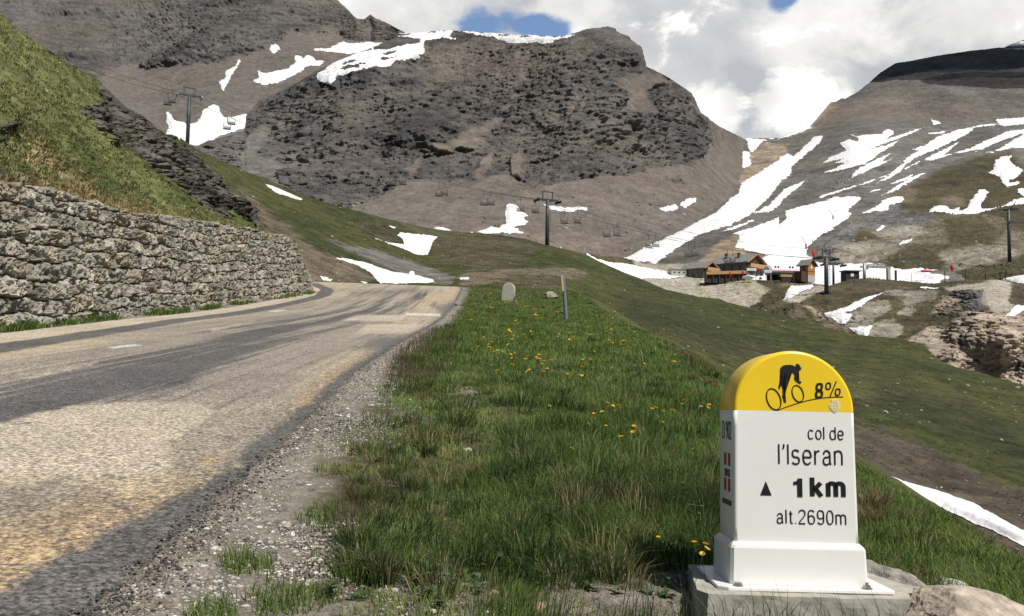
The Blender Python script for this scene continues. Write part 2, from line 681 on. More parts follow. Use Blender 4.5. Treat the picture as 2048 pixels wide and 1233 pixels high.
    SHEETS[name] = (PXa[keep], PYa[keep], V[keep], quads, nx, NY)
    if snow:
        s = sfield + snow_noise * (fbm(q * 9, 4, 91) + 0.8 * fbm(q * 40, 4, 95))
        G = V.reshape(NY, nx, 3)
        dist = np.linalg.norm(V - CAM, axis=1)
        lift = np.maximum(snow_th * sstep(0, 8, s), 0) + 0.0004 * dist + 0.02
        W = V - nrm * (np.maximum(disp, 0) * 0.2 * sstep(0, 6, s))[:, None] + nrm * lift[:, None]
        # keep the snow surface from dipping under the ground it lies on
        W = np.where((((W - V) * nrm).sum(1) < 0.0004 * dist)[:, None], V + nrm * (0.0004 * dist + 0.02)[:, None], W)
        T = np.concatenate([quads[:, [0, 1, 2]], quads[:, [0, 2, 3]]])
        clip_mesh('snow_patch', W, T, s)
    return ob


def clip_mesh(name, V, T, s):
    S = s[T]
    pos = (S > 0).sum(1)
    full = T[pos == 3]
    newv, newf = [], []
    base = len(V)
    for cnt in (1, 2):
        TT, SS = T[pos == cnt], S[pos == cnt]
        if not len(TT):
            continue
        k = np.argmax(SS > 0, 1) if cnt == 1 else np.argmax(SS <= 0, 1)
        r = np.arange(len(TT))
        a, b, c = TT[r, k], TT[r, (k + 1) % 3], TT[r, (k + 2) % 3]
        tb = (s[a] / (s[a] - s[b]))[:, None]
        tc = (s[a] / (s[a] - s[c]))[:, None]
        ab = V[a] + (V[b] - V[a]) * tb
        ac = V[a] + (V[c] - V[a]) * tc
        n = len(TT)
        i0 = base + sum(len(x) for x in newv)
        newv += [ab, ac]
        iab, iac = i0 + r, i0 + n + r
        if cnt == 1:
            newf.append(np.stack([a, iab, iac], 1))
        else:
            newf.append(np.stack([iab, b, c], 1))
            newf.append(np.stack([iab, c, iac], 1))
    A = np.concatenate([V] + newv)
    Fs = np.concatenate([full] + newf)
    used, inv = np.unique(Fs.ravel(), return_inverse=True)
    ob = mesh_np(name, A[used], inv.reshape(-1, 3), MT['snow'])
    return tag(ob, kind='structure')


def place(sh, px, py):
    PXa, PYa, V = SHEETS[sh][:3]
    k = np.argmin((PXa - px) ** 2 + (PYa - py) ** 2)
    return V[k].copy()


def zm(scale, ox, oy, pts):
    return [(ox + x / scale, oy + y / scale) for x, y in pts]


# far dark mountain on the left with its scree bowl
sheet('far_mountain', -320, 930, 640, 330,
      [(-320, -330), (0, -230), (400, -130), (600, -60), (672, -2), (690, 14), (700, 24), (713, 38), (729, 39), (735, 33), (742, 29), (750, 38), (770, 44), (790, 54), (815, 68), (835, 75), (930, 110)],
      [(-320, 420), (390, 340), (550, 260), (830, 150), (930, 140)],
      [(400, 200, 900), (600, 100, 1100), (300, 130, 1200), (0, 0, 1500), (680, 10, 1480), (800, 70, 1220), (-320, -300, 1900), (-320, 420, 640),
       (500, 300, 740), (830, 130, 1010), (930, 110, 1100), (420, -120, 1850), (250, 250, 820)],
      'scree',
      [([(-400, -400), (930, -200), (930, 60), (800, 80), (800, 62), (712, 66), (690, 62), (600, 68), (585, 62), (560, 85), (545, 92), (500, 110), (470, 112), (440, 122), (400, 128), (340, 133), (300, 145), (280, 128), (240, 125), (215, 140), (195, 160), (100, 260), (-400, 400)], 'fargrey', 3, 9),
       ([(680, 62), (684, 50), (730, 42), (742, 25), (770, 42), (800, 66), (830, 78), (800, 80), (745, 86), (720, 84), (690, 80)], 'darkrock', 3, 5),
       ([(215, 118), (245, 105), (255, 122), (240, 128), (220, 130)], 'greyrock', 4, 3)],
      MT['far'], 120.0, 24.0,
      snow=[zm(2.926, 0, 0, [(1400, 345), (1412, 365), (1380, 410), (1355, 440), (1340, 480), (1305, 535), (1290, 500), (1285, 480), (1320, 455), (1315, 420), (1380, 385)]),
            zm(2.926, 0, 0, [(1575, 290), (1610, 255), (1645, 295), (1600, 315)]),
            zm(2.926, 480, 0, [(70, 475), (110, 455), (105, 420), (160, 430), (280, 405), (325, 365), (320, 320), (370, 340), (410, 330), (455, 360), (495, 362), (470, 385), (400, 390), (330, 440), (220, 490), (140, 500)]),
            zm(2.926, 480, 0, [(430, 300), (440, 285), (520, 285), (610, 245), (640, 258), (780, 252), (830, 260), (760, 300), (640, 322), (530, 312)]),
            zm(2.926, 480, 0, [(820, 100), (870, 125), (980, 190), (1000, 205), (930, 195), (985, 192)]),
            zm(2.926, 0, 0, [(975, 660), (1000, 670), (1020, 705), (1080, 720), (1090, 735), (1150, 720), (1180, 680), (1190, 640), (1250, 612), (1280, 620), (1285, 650), (1310, 690), (1450, 672), (1480, 690), (1560, 680), (1520, 710), (1440, 745), (1300, 800), (1140, 860), (1050, 830), (970, 790), (990, 750), (975, 720)])],
      back=(200, 160), strat=((0.3, 0.2, 1), 2.6), snow_noise=3.0, snow_th=1.0)

# the rocky mountain in the middle
sheet('rocky_mountain', 370, 1620, 1000, 470,
      [(370, 306), (385, 299), (430, 278), (488, 262), (494, 228), (520, 203), (560, 183), (600, 164), (640, 138), (690, 118), (740, 96), (770, 84), (800, 70), (830, 66), (870, 62), (905, 60), (960, 65), (1040, 71), (1120, 72), (1140, 68), (1180, 56), (1215, 53), (1230, 56), (1242, 66), (1258, 72), (1264, 80), (1282, 95), (1289, 112), (1293, 132), (1340, 156), (1385, 188), (1394, 205), (1402, 226), (1420, 240), (1440, 254), (1485, 276), (1530, 312), (1620, 380)],
      [(370, 420), (420, 430), (560, 480), (700, 520), (1000, 580), (1250, 640), (1450, 640), (1620, 600)],
      [(600, 430, 330), (700, 400, 370), (400, 290, 500), (370, 420, 380), (1240, 515, 300), (1450, 400, 480), (1485, 285, 850), (1400, 225, 610), (1215, 53, 600), (900, 60, 680), (640, 140, 610),
       (1000, 300, 470), (1300, 300, 500), (1000, 560, 240), (1250, 640, 240), (560, 480, 280), (1300, 135, 575), (1620, 380, 900), (1620, 600, 330), (800, 200, 530), (1450, 640, 250), (1000, 430, 350), (500, 230, 600)],
      'darkrock',
      [  # scree apron and gullies
       ([(600, 700), (700, 410), (760, 390), (800, 370), (850, 356), (900, 362), (960, 352), (1020, 345), (1050, 372), (1100, 372), (1150, 355), (1250, 350), (1300, 338), (1390, 325), (1395, 308), (1425, 295), (1418, 255), (1400, 228), (1440, 240), (1500, 270), (1640, 380), (1640, 700)], 'scree', 3, 9),
       ([(490, 275), (530, 240), (520, 270), (515, 310), (560, 330), (560, 380), (600, 410), (540, 360), (480, 340), (486, 310)], 'greyscree', 3, 4),
       ([(800, 360), (815, 330), (840, 300), (920, 270), (975, 235), (1020, 190), (1040, 175), (1010, 230), (985, 262), (935, 290), (850, 310), (835, 340), (830, 365)], 'scree', 7, 20),
       ([(940, 355), (960, 320), (975, 300), (990, 300), (985, 330), (965, 360)], 'scree', 4, 6),
       ([(1020, 350), (1020, 310), (1040, 290), (1045, 320), (1040, 350)], 'scree', 3, 6),
       ([(1225, 165), (1262, 140), (1300, 138), (1350, 165), (1320, 172), (1290, 185), (1330, 230), (1310, 232), (1240, 222), (1256, 200), (1240, 180)], 'scree', 4, 7),
       ([(1150, 75), (1190, 90), (1180, 130), (1230, 160), (1215, 165), (1150, 150), (1110, 170), (1120, 120)], 'brownrock', 10, 14),
       ([(880, 70), (1000, 80), (1100, 90), (1150, 150), (1080, 175), (950, 150), (850, 150), (860, 110)], 'brownrock', 14, 18),
       ([(640, 180), (700, 200), (760, 260), (740, 330), (680, 340), (640, 300)], 'brownrock', 20, 22),
       ([(1330, 355), (1360, 350), (1370, 370), (1345, 365)], 'greyrock', 3, 5)],
      MT['far'], 75.0, 15.0,
      snow=[zm(2.926, 480, 0, [(800, 265), (870, 225), (930, 215), (1050, 190), (1100, 182), (1250, 176), (1230, 215), (1140, 222), (1080, 235), (1070, 265), (1088, 290), (1040, 320), (905, 350), (880, 388), (790, 390), (640, 425), (560, 450), (525, 490), (470, 480), (455, 465), (450, 430), (500, 410), (560, 350), (640, 325), (720, 300), (760, 295)]),
            zm(2.926, 480, 0, [(1200, 212), (1260, 222), (1230, 228)]),
            zm(2.926, 480, 0, [(1280, 183), (1340, 185), (1420, 195), (1440, 188), (1540, 195), (1600, 205), (1720, 212), (1860, 215), (1960, 205), (1850, 235), (1780, 258), (1740, 245), (1620, 258), (1560, 248), (1470, 218), (1380, 205)]),
            zm(6.206, 1000, 360, [(-430, 660), (-300, 640), (-170, 620), (-110, 580), (0, 600), (40, 560), (85, 545), (70, 380), (95, 310), (130, 300), (200, 320), (250, 380), (350, 430), (310, 470), (350, 520), (160, 590), (290, 650), (150, 668)]),
            zm(6.206, 1000, 360, [(535, 310), (700, 330), (850, 350), (1090, 345), (1085, 385), (960, 380), (870, 408), (800, 405), (600, 355)]),
            zm(3.161, 1100, 30, [(690, 1225), (720, 1215), (790, 1200), (815, 1232), (720, 1240)]),
            zm(3.161, 1100, 30, [(815, 1195), (870, 1165), (920, 1162), (918, 1185), (850, 1222)]),
            [(868, 459), (885, 455), (908, 465), (900, 480), (870, 470)],
            [(520, 364), (545, 372), (548, 380), (530, 372)]],
      holes=[zm(2.926, 480, 0, h_) for h_ in ([(775, 287), (795, 255), (870, 226), (950, 214), (1050, 224), (1048, 245), (960, 262), (900, 277), (830, 292)], [(835, 318), (860, 303), (908, 296), (900, 312), (850, 322)], [(815, 345), (860, 332), (908, 327), (880, 338), (830, 348)],
                                              [(590, 404), (640, 380), (740, 374), (690, 396), (610, 412)], [(595, 372), (640, 358), (686, 354), (660, 372), (600, 380)], [(1088, 190), (1145, 180), (1142, 193), (1100, 197)], [(715, 358), (752, 349), (748, 360)], [(1515, 205), (1590, 200), (1575, 212), (1530, 214)], [(1640, 220), (1720, 207), (1700, 218), (1650, 226)])],
      back=(120, 110), strat=((-0.35, 0.15, 1), 1.9), snow_noise=3.0, snow_th=0.7)

# the snow-streaked mountain on the right, down to the ski slope
SN = []
z6 = lambda pts: SN.append(zm(2.372, 1400, 0, pts))
z4 = lambda pts: SN.append(zm(5.02, 1640, 230, pts))
SN.append([(1247, 519), (1300, 491), (1345, 469), (1400, 442), (1434, 425), (1459, 400), (1476, 388), (1484, 367), (1539, 333), (1575, 308), (1588, 314), (1613, 291), (1630, 274), (1647, 272), (1640, 287), (1607, 314), (1585, 333), (1581, 350), (1562, 363), (1539, 394), (1501, 430), (1459, 452), (1400, 470), (1355, 497), (1330, 514), (1288, 527)])
SN.append([(1296, 526), (1340, 503), (1342, 506), (1310, 528)])
z6([(250, 1015), (330, 970), (400, 900), (500, 855), (480, 880), (385, 955), (380, 970), (330, 1005)])
z6([(100, 1100), (250, 1045), (255, 1052), (150, 1098)])
SN.append([(1470, 497), (1480, 472), (1465, 468), (1531, 447), (1560, 432), (1556, 453), (1573, 438), (1571, 422), (1602, 413), (1636, 407), (1674, 394), (1725, 396), (1695, 422), (1703, 428), (1695, 438), (1636, 476), (1614, 497), (1612, 512), (1650, 521), (1716, 526), (1786, 534), (1830, 536), (1878, 539), (1858, 546), (1884, 551), (1898, 555), (1868, 572), (1780, 575), (1690, 575), (1560, 575), (1440, 560), (1430, 540), (1540, 510), (1500, 506), (1488, 500)])
z6([(205, 655), (320, 665), (440, 635), (540, 605), (500, 620), (410, 640), (300, 670), (245, 728), (230, 705), (225, 675)])
z6([(200, 720), (240, 725), (235, 750), (245, 780), (205, 800), (195, 770)])
z6([(370, 660), (520, 600), (545, 605), (420, 650)])
z4([(300, 195), (370, 220), (430, 200), (620, 195), (640, 165), (680, 150), (740, 160), (735, 200), (660, 250), (830, 195), (920, 165), (1080, 120), (1000, 150), (850, 220), (620, 300), (420, 385), (330, 420), (20, 495), (110, 420), (270, 360), (200, 290), (290, 250), (380, 270), (400, 240)])
z4([(120, 490), (400, 385), (640, 310), (630, 330), (800, 250), (720, 320), (600, 390), (540, 440), (440, 500), (250, 550), (20, 590), (160, 540), (250, 480)])
z4([(170, 695), (300, 640), (360, 560), (470, 500), (560, 450), (700, 395), (600, 480), (740, 430), (660, 480), (470, 570), (320, 630)])
z4([(1110, 45), (1160, 60), (1225, 95), (1140, 108)])
z4([(1100, 185), (1280, 160), (1240, 190), (1100, 195)])
z4([(930, 350), (1060, 310), (1180, 220), (1330, 170), (1480, 130), (1560, 120), (1600, 105), (1800, 95), (1770, 50), (1900, 40), (2300, 5), (2300, 80), (2040, 100), (1860, 120), (1780, 105), (1560, 130), (1500, 180), (1320, 280), (1120, 370), (960, 440), (860, 500), (820, 560), (690, 640), (560, 690), (700, 600), (300, 740), (0, 840), (0, 820), (280, 730), (560, 640), (720, 580), (830, 490), (880, 430), (1000, 360)])
z4([(840, 545), (1000, 465), (1010, 470), (870, 540)])
z4([(1030, 465), (1200, 370), (1400, 275), (1280, 380), (1240, 410), (1500, 340), (1700, 250), (1860, 180), (2050, 145), (2050, 190), (1850, 255), (1550, 380), (1650, 330), (1300, 410), (1130, 465)])
z4([(1670, 385), (1780, 350), (1840, 320), (1880, 290), (2050, 200), (2300, 130), (2300, 330), (2050, 340), (1860, 345), (1720, 385)])
z4([(690, 700), (930, 600), (900, 640), (740, 695)])
z4([(610, 810), (690, 770), (850, 670), (1010, 585), (1095, 575), (1000, 620), (860, 700), (740, 765)])
z4([(500, 775), (610, 742), (600, 755), (510, 782)])
z4([(430, 985), (560, 920), (640, 865), (740, 815), (830, 815), (850, 850), (780, 890), (690, 910), (680, 975), (560, 965)])
z4([(1690, 580), (1740, 550), (1760, 460), (1850, 420), (1930, 405), (1900, 450), (1940, 500), (2040, 560), (1960, 630), (1880, 680), (2010, 665), (1980, 700), (1880, 725), (1840, 690), (1800, 620)])
z4([(1095, 980), (1120, 930), (1190, 905), (1260, 910), (1310, 955), (1395, 930), (1400, 965), (1480, 940), (1500, 870), (1600, 760), (1650, 755), (1690, 790), (1650, 840), (1610, 900), (1640, 935), (1800, 925), (1620, 980), (1540, 1010), (1370, 1000), (1250, 985)])
z4([(1830, 915), (1960, 860), (2050, 840), (1980, 780), (1990, 745), (2300, 720), (2300, 900), (2000, 895)])
SN.append([(1990, 96), (2048, 83), (2400, 40), (2400, 60), (2048, 92)])
SN.append([(2003, 99), (2048, 97), (2400, 70), (2400, 82), (2048, 101)])

VAL = [(1245, 521), (1300, 491), (1380, 454), (1440, 410), (1473, 378), (1483, 345), (1487, 300)]
VALC = [(a, b, float(TPS_OF['rocky_mountain'](np.array([a]), np.array([b]))[0])) for a, b in VAL]
VALH = [(a - 40, b - 34, 1.16 * float(TPS_OF['rocky_mountain'](np.array([a - 40]), np.array([b - 34]))[0])) for a, b in VAL]
sheet('snowy_mountain', 1205, 2420, 1000, 420,
      [(1205, 500), (1300, 430), (1400, 350), (1450, 305), (1484, 282), (1494, 277), (1560, 276), (1600, 262), (1620, 253), (1662, 205), (1672, 204), (1684, 197), (1690, 198), (1720, 181), (1760, 146), (1792, 126), (1810, 124), (1870, 112), (1950, 100), (2010, 95), (2025, 88), (2048, 80), (2420, 20)],
      [(1205, 660), (1600, 660), (2420, 690)],
      VALC + VALH + [(1205, 650, 240), (1300, 650, 222), (1600, 650, 200), (2048, 650, 215), (2400, 670, 230), (1520, 277, 870), (1620, 255, 950), (1720, 180, 1100), (1800, 125, 1250), (2048, 85, 1350), (2400, 30, 1450),
       (1400, 556, 236), (1600, 563, 226), (1750, 562, 216), (1890, 560, 216), (1600, 525, 262), (1800, 530, 258), (1600, 480, 330), (1700, 420, 430), (1900, 300, 700), (1700, 300, 690), (2048, 250, 810), (2048, 350, 560), (2048, 430, 430), (2400, 350, 580), (1900, 240, 840), (1850, 400, 480), (1480, 450, 345)],
      'greyscree',
      [([(1560, 275), (1600, 245), (1640, 222), (1690, 180), (1705, 200), (1690, 225), (1640, 250), (1600, 268)], 'tanrock', 3, 6),
       ([(1600, 270), (1700, 190), (1760, 170), (1880, 180), (1960, 215), (1960, 240), (1850, 250), (1700, 240)], 'scree', 6, 8),
       ([(1660, 210), (1690, 150), (1760, 100), (1800, 80), (2450, -20), (2450, 225), (2000, 232), (1975, 215), (1955, 180), (1870, 165), (1760, 180), (1700, 210)], 'brownrock', 6, 8),
       ([(1800, 190), (1880, 180), (1970, 215), (1960, 240), (1880, 238), (1840, 225)], 'brownrock', 8, 10),
       ([(1495, 300), (1530, 285), (1575, 290), (1575, 310), (1540, 340), (1490, 375), (1475, 362)], 'tanrock', 5, 7),
       ([(1870, 345), (1951, 318), (2018, 306), (2060, 350), (2450, 330), (2450, 520), (2048, 470), (1980, 440), (1859, 428), (1803, 421), (1799, 385)], 'moor', 6, 10),
       ([(1785, 378), (1810, 372), (1832, 382), (1830, 400), (1800, 402), (1780, 390)], 'dirt', 5, 5),
       ([(1880, 400), (1910, 395), (1940, 410), (1900, 425)], 'dirt', 6, 7),
       ([(1400, 520), (1440, 480), (1475, 468), (1500, 482), (1496, 506), (1545, 512), (1530, 540), (1400, 545)], 'tanrock', 4, 6),
       ([(1497, 490), (1510, 470), (1560, 455), (1575, 450), (1555, 480), (1530, 500), (1505, 502)], 'greyrock', 4, 5),
       ([(1255, 545), (1300, 525), (1375, 530), (1375, 556), (1300, 560)], 'gravel', 4, 5),
       ([(1730, 340), (1800, 310), (1850, 330), (1760, 370), (1690, 395)], 'greyrock', 8, 10),
       ([(1640, 372), (1690, 350), (1760, 335), (1740, 350), (1700, 372), (1650, 385)], 'greyrock', 6, 8)],
      MT['far'], 70.0, 10.0, calm=lambda a, b: sstep(1480, 1530, a), snow=SN, back=(140, 90), strat=((-0.42, 0.0, 0.9), 3.0), snow_noise=3.0, snow_th=0.5)

# the knoll on the right behind the ski station
sheet('rocky_knoll', 1590, 2330, 560, 190,
      [(1590, 545), (1612, 530), (1640, 500), (1660, 478), (1700, 448), (1730, 432), (1770, 421), (1800, 419), (1860, 428), (1930, 430), (1960, 427), (1995, 432), (2010, 437), (2030, 456), (2048, 466), (2330, 560)],
      [(1590, 610), (2330, 640)],
      [(1590, 610, 275), (1612, 528, 262), (1650, 521, 256), (1716, 526, 252), (1800, 535, 245), (1880, 548, 232), (2048, 560, 212), (1980, 608, 214), (2330, 640, 225), (1750, 600, 262), (1640, 500, 272), (1730, 432, 330), (1930, 430, 318), (2048, 466, 290), (2330, 560, 260), (1850, 480, 285)],
      'knoll',
      [([(1640, 500), (1700, 445), (1780, 415), (1870, 425), (1850, 450), (1780, 470), (1700, 490), (1650, 520)], 'greyrock', 8, 9),
       ([(1690, 500), (1720, 460), (1790, 470), (1760, 500), (1700, 515)], 'moor', 6, 9),
       ([(1660, 510), (1700, 490), (1800, 455), (1850, 460), (1800, 500), (1740, 530), (1680, 528)], 'slab', 8, 12),
       ([(1800, 500), (1850, 490), (1900, 520), (1880, 545), (1800, 545), (1760, 535)], 'moor', 6, 9),
       ([(1890, 440), (1960, 430), (2010, 460), (1980, 500), (1900, 490)], 'moor', 6, 12),
       ([(1970, 430), (1995, 430), (2030, 460), (2000, 460)], 'dirt', 4, 5),
       ([(1880, 510), (1960, 490), (2020, 490), (2040, 510), (1960, 540), (1900, 548)], 'slab', 7, 10),
       ([(1880, 545), (1980, 530), (2060, 505), (2400, 560), (2400, 660), (1880, 600)], 'moor', 4, 4)],
      MT['mid'], 20.0, 4.0,
      snow=[zm(5.146, 1650, 400, [(525, 310), (590, 265), (630, 270), (590, 300), (545, 320)]), zm(5.146, 1650, 400, [(760, 475), (800, 425), (900, 395), (895, 415), (820, 460)]),
            [(2003, 558), (2030, 552), (2048, 551), (2200, 560), (2200, 580), (2048, 572), (2015, 568)]],
      back=(50, 40), strat=((-0.5, 0.1, 0.86), 3.2), kb=0.3, snow_noise=1.5, snow_th=0.3)

# banks and rock terraces below the ski station
sheet('terrace_bank', 1110, 2420, 760, 250,
      [(1110, 512), (1150, 506), (1176, 507), (1200, 512), (1230, 513), (1270, 521), (1300, 533), (1345, 545), (1370, 552), (1376, 555), (1480, 558), (1540, 561), (1600, 563), (1625, 567), (1660, 571), (1690, 562), (1705, 558), (1740, 556), (1780, 559), (1830, 563), (1868, 567), (1892, 564), (1990, 559), (2013, 560), (2048, 568), (2100, 575), (2420, 590)],
      [(1110, 600), (1250, 640), (1500, 700), (1700, 760), (1850, 800), (2048, 860), (2420, 900)],
      [(1110, 600, 170), (1200, 512, 215), (1300, 545, 226), (1300, 600, 195), (1400, 556, 224), (1400, 600, 200), (1500, 612, 180), (1500, 559, 216), (1590, 600, 172), (1600, 563, 214), (1650, 590, 176), (1650, 640, 150), (1750, 558, 204), (1800, 605, 166),
       (1850, 640, 142), (1870, 700, 120), (1950, 620, 134), (1950, 740, 122), (2048, 630, 134), (2048, 780, 112), (2048, 600, 158), (2048, 570, 196), (1900, 566, 204), (1750, 670, 126), (2420, 590, 190), (2420, 900, 95), (1850, 800, 92), (1500, 700, 130), (1700, 760, 105)],
      'moor',
      [([(1280, 557), (1376, 553), (1500, 556), (1530, 575), (1525, 595), (1505, 612), (1480, 640), (1300, 640)], 'gravel', 3, 4),
       ([(1385, 556), (1395, 558), (1420, 600), (1400, 595)], 'olivegravel', 3, 5),
       ([(1430, 556), (1500, 556), (1535, 580), (1510, 590), (1480, 575)], 'olivegravel', 6, 8),
       ([(1260, 512), (1300, 525), (1376, 545), (1376, 553), (1290, 560), (1280, 545)], 'gravel', 3, 3),
       ([(1595, 563), (1650, 570), (1640, 580), (1600, 572), (1560, 572)], 'dirt', 3, 4),
       ([(1566, 602), (1600, 585), (1640, 571), (1656, 578), (1602, 601)], 'gravel', 2.5, 2),
       ([(1592, 607), (1600, 607), (1650, 632), (1690, 655), (1680, 660), (1640, 640)], 'tanrock', 2, 2),
       ([(1630, 632), (1660, 640), (1690, 655), (1700, 668), (1650, 655)], 'dirt', 3, 3),
       ([(1572, 622), (1600, 620), (1615, 635), (1580, 640)], 'dirt', 3, 4),
       ([(1877, 575), (2013, 560), (2030, 572), (2016, 598), (2028, 617), (2013, 630), (1982, 622), (1967, 600), (1965, 580), (1903, 583)], 'gravel', 2.5, 3),
       ([(1700, 572), (1760, 565), (1850, 575), (1840, 582), (1740, 585)], 'earth', 5, 6),
       ([(1760, 592), (1775, 580), (1815, 578), (1880, 583), (1870, 600), (1815, 607), (1795, 598)], 'slab', 3, 5),
       ([(1694, 652), (1702, 625), (1745, 605), (1770, 600), (1780, 615), (1745, 640), (1715, 656)], 'slab', 4, 8),
       ([(1732, 662), (1755, 640), (1790, 634), (1808, 665), (1790, 676), (1740, 676)], 'slab', 2.5, 3),
       ([(1800, 622), (1815, 612), (1830, 620), (1825, 628), (1800, 628)], 'slab', 2, 2),
       ([(1860, 628), (1885, 590), (1910, 595), (1925, 620), (1890, 630)], 'tanrock', 3, 4),
       ([(1895, 585), (1965, 578), (1972, 610), (1985, 622), (1940, 618), (1915, 605)], 'greyrock', 3, 5),
       ([(1818, 676), (1860, 653), (1898, 655), (1902, 640), (1930, 620), (1965, 618), (2048, 628), (2450, 650), (2450, 950), (2048, 900), (1990, 780), (1920, 765), (1890, 750), (1870, 735), (1850, 690)], 'pinkrock', 2.5, 4),
       ([(2022, 570), (2060, 572), (2450, 590), (2450, 650), (2060, 620), (2025, 608)], 'earth', 3, 5)],
      MT['mid'], 11.0, 4.0, fq=1.7, kb=0.5,
      snow=[[(1172, 506), (1195, 518), (1230, 526), (1290, 536), (1340, 546), (1376, 553), (1330, 558), (1285, 558), (1240, 560), (1180, 545)],
            [(1648, 628), (1665, 622), (1700, 610), (1715, 602), (1740, 592), (1775, 586), (1752, 593), (1740, 601), (1705, 620), (1690, 627), (1708, 632), (1700, 641), (1685, 650), (1665, 640)],
            [(1698, 657), (1730, 654), (1745, 650), (1732, 672), (1715, 670)],
            [(1566, 601), (1582, 573), (1625, 570), (1628, 574), (1600, 586), (1580, 599)],
            [(2015, 630), (2030, 614), (2048, 611), (2200, 600), (2200, 640), (2060, 618), (2030, 632)],
            [(1838, 577), (1850, 575.5), (1878, 578.5), (1877, 580.5), (1840, 580)]],
      back=(14, 10), strat=((0.5, 0.3, 1), 1.25), snow_noise=1.2, snow_th=0.25)

# the green hillside with the lift pylon, from the left round to the gully on the right
sheet('hillside', 360, 2420, 1030, 330,
      [(360, 275), (380, 290), (415, 310), (470, 335), (520, 355), (590, 383), (640, 402), (700, 418), (760, 435), (810, 447), (860, 457), (905, 463), (980, 468), (1050, 478), (1090, 490), (1130, 499), (1170, 508), (1200, 524), (1250, 546), (1280, 557), (1330, 579), (1350, 584), (1380, 590), (1396, 594), (1440, 598), (1452, 604), (1500, 616), (1560, 632), (1600, 641), (1640, 652), (1700, 667), (1745, 673), (1800, 677), (1822, 685), (1858, 702), (1880, 722), (1920, 738), (1960, 745), (2000, 757), (2048, 771), (2420, 850)],
      [(360, 600), (640, 608), (900, 625), (1100, 690), (1300, 800), (1450, 890), (1740, 1040), (2048, 1180), (2420, 1350)],
      [(415, 310, 125), (590, 385, 140), (905, 463, 165), (1093, 490, 165), (1250, 548, 150), (1410, 598, 135), (1630, 645, 115), (1850, 700, 90), (2048, 770, 76), (600, 560, 64), (640, 566, 68), (800, 567, 82), (925, 570, 88), (1000, 560, 92),
       (1150, 560, 102), (1200, 640, 66), (1330, 700, 46), (1450, 780, 40), (1740, 950, 29), (2048, 1085, 25), (1740, 800, 52), (2048, 900, 44), (380, 590, 50), (2420, 850, 62), (2420, 1300, 20), (850, 530, 112), (640, 608, 58), (900, 625, 66), (1740, 1040, 26), (2048, 1180, 22)],
      'turf',
      [([(905, 463), (1000, 470), (1080, 485), (1060, 520), (1000, 535), (930, 540), (870, 520), (860, 470), (800, 455), (830, 445)], 'moor', 8, 12),
       ([(590, 470), (640, 500), (700, 520), (760, 562), (640, 590), (560, 600), (560, 480)], 'dirt', 8, 14),
       ([(480, 380), (560, 440), (640, 500), (740, 560), (700, 565), (600, 520), (520, 440)], 'dirt', 8, 12),
       ([(640, 480), (760, 505), (840, 530), (910, 555), (900, 570), (860, 562), (800, 548), (700, 505)], 'greyscree', 4, 6),
       ([(780, 450), (800, 470), (790, 490), (750, 480), (700, 450), (720, 440)], 'moor', 7, 10),
       ([(920, 556), (985, 543), (1080, 537), (1170, 545), (1150, 552), (1060, 550), (985, 560), (930, 580)], 'dirt', 5, 12),
       ([(1020, 552), (1120, 556), (1130, 600), (1000, 620)], 'moor', 10, 16),
       ([(1230, 590), (1300, 600), (1500, 680), (1680, 760), (1600, 760), (1400, 680), (1250, 640)], 'turfdark', 20, 24),
       ([(1500, 690), (1600, 730), (1740, 810), (1700, 840), (1560, 770)], 'moor', 22, 30),
       ([(1690, 840), (1800, 870), (1950, 950), (2060, 990), (2450, 1150), (2450, 1350), (2048, 1120), (1900, 1040), (1740, 980), (1600, 900)], 'earth', 12, 18),
       ([(1750, 760), (1900, 800), (2048, 860), (2048, 930), (1900, 880), (1760, 800)], 'turfdark', 20, 20)],
      MT['mid'], 9.0, 1.0,
      snow=[[(670, 518), (685, 516), (735, 528), (780, 545), (830, 551), (865, 560), (870, 566), (760, 568), (740, 545), (710, 530)],
            [(750, 477), (775, 485), (808, 490), (805, 478), (795, 472), (800, 466), (840, 470), (876, 474), (865, 485), (860, 500), (855, 510), (835, 511), (808, 498), (780, 488)],
            [(818, 546), (822, 543), (828, 544), (829, 552), (818, 552)],
            [(640, 553), (665, 560), (662, 564), (645, 562)], [(672, 560), (680, 562), (678, 564)], [(720, 562), (735, 566), (728, 567)],
            [(527, 368), (560, 379), (605, 400), (600, 402), (550, 386)], [(777, 452), (792, 456), (788, 459)],
            [(920, 556), (938, 556), (938, 560), (920, 560)],
            [(1735, 932), (1760, 945), (1800, 962), (1880, 985), (1960, 1015), (2010, 1045), (2048, 1066), (2420, 1240), (2420, 1310), (2048, 1096), (1980, 1062), (1900, 1026), (1840, 994), (1780, 962)]],
      back=(40, 30), n1s=0.5, n2s=4.0, wn=(0.6, 0.7), snow_noise=1.4, snow_th=0.15)

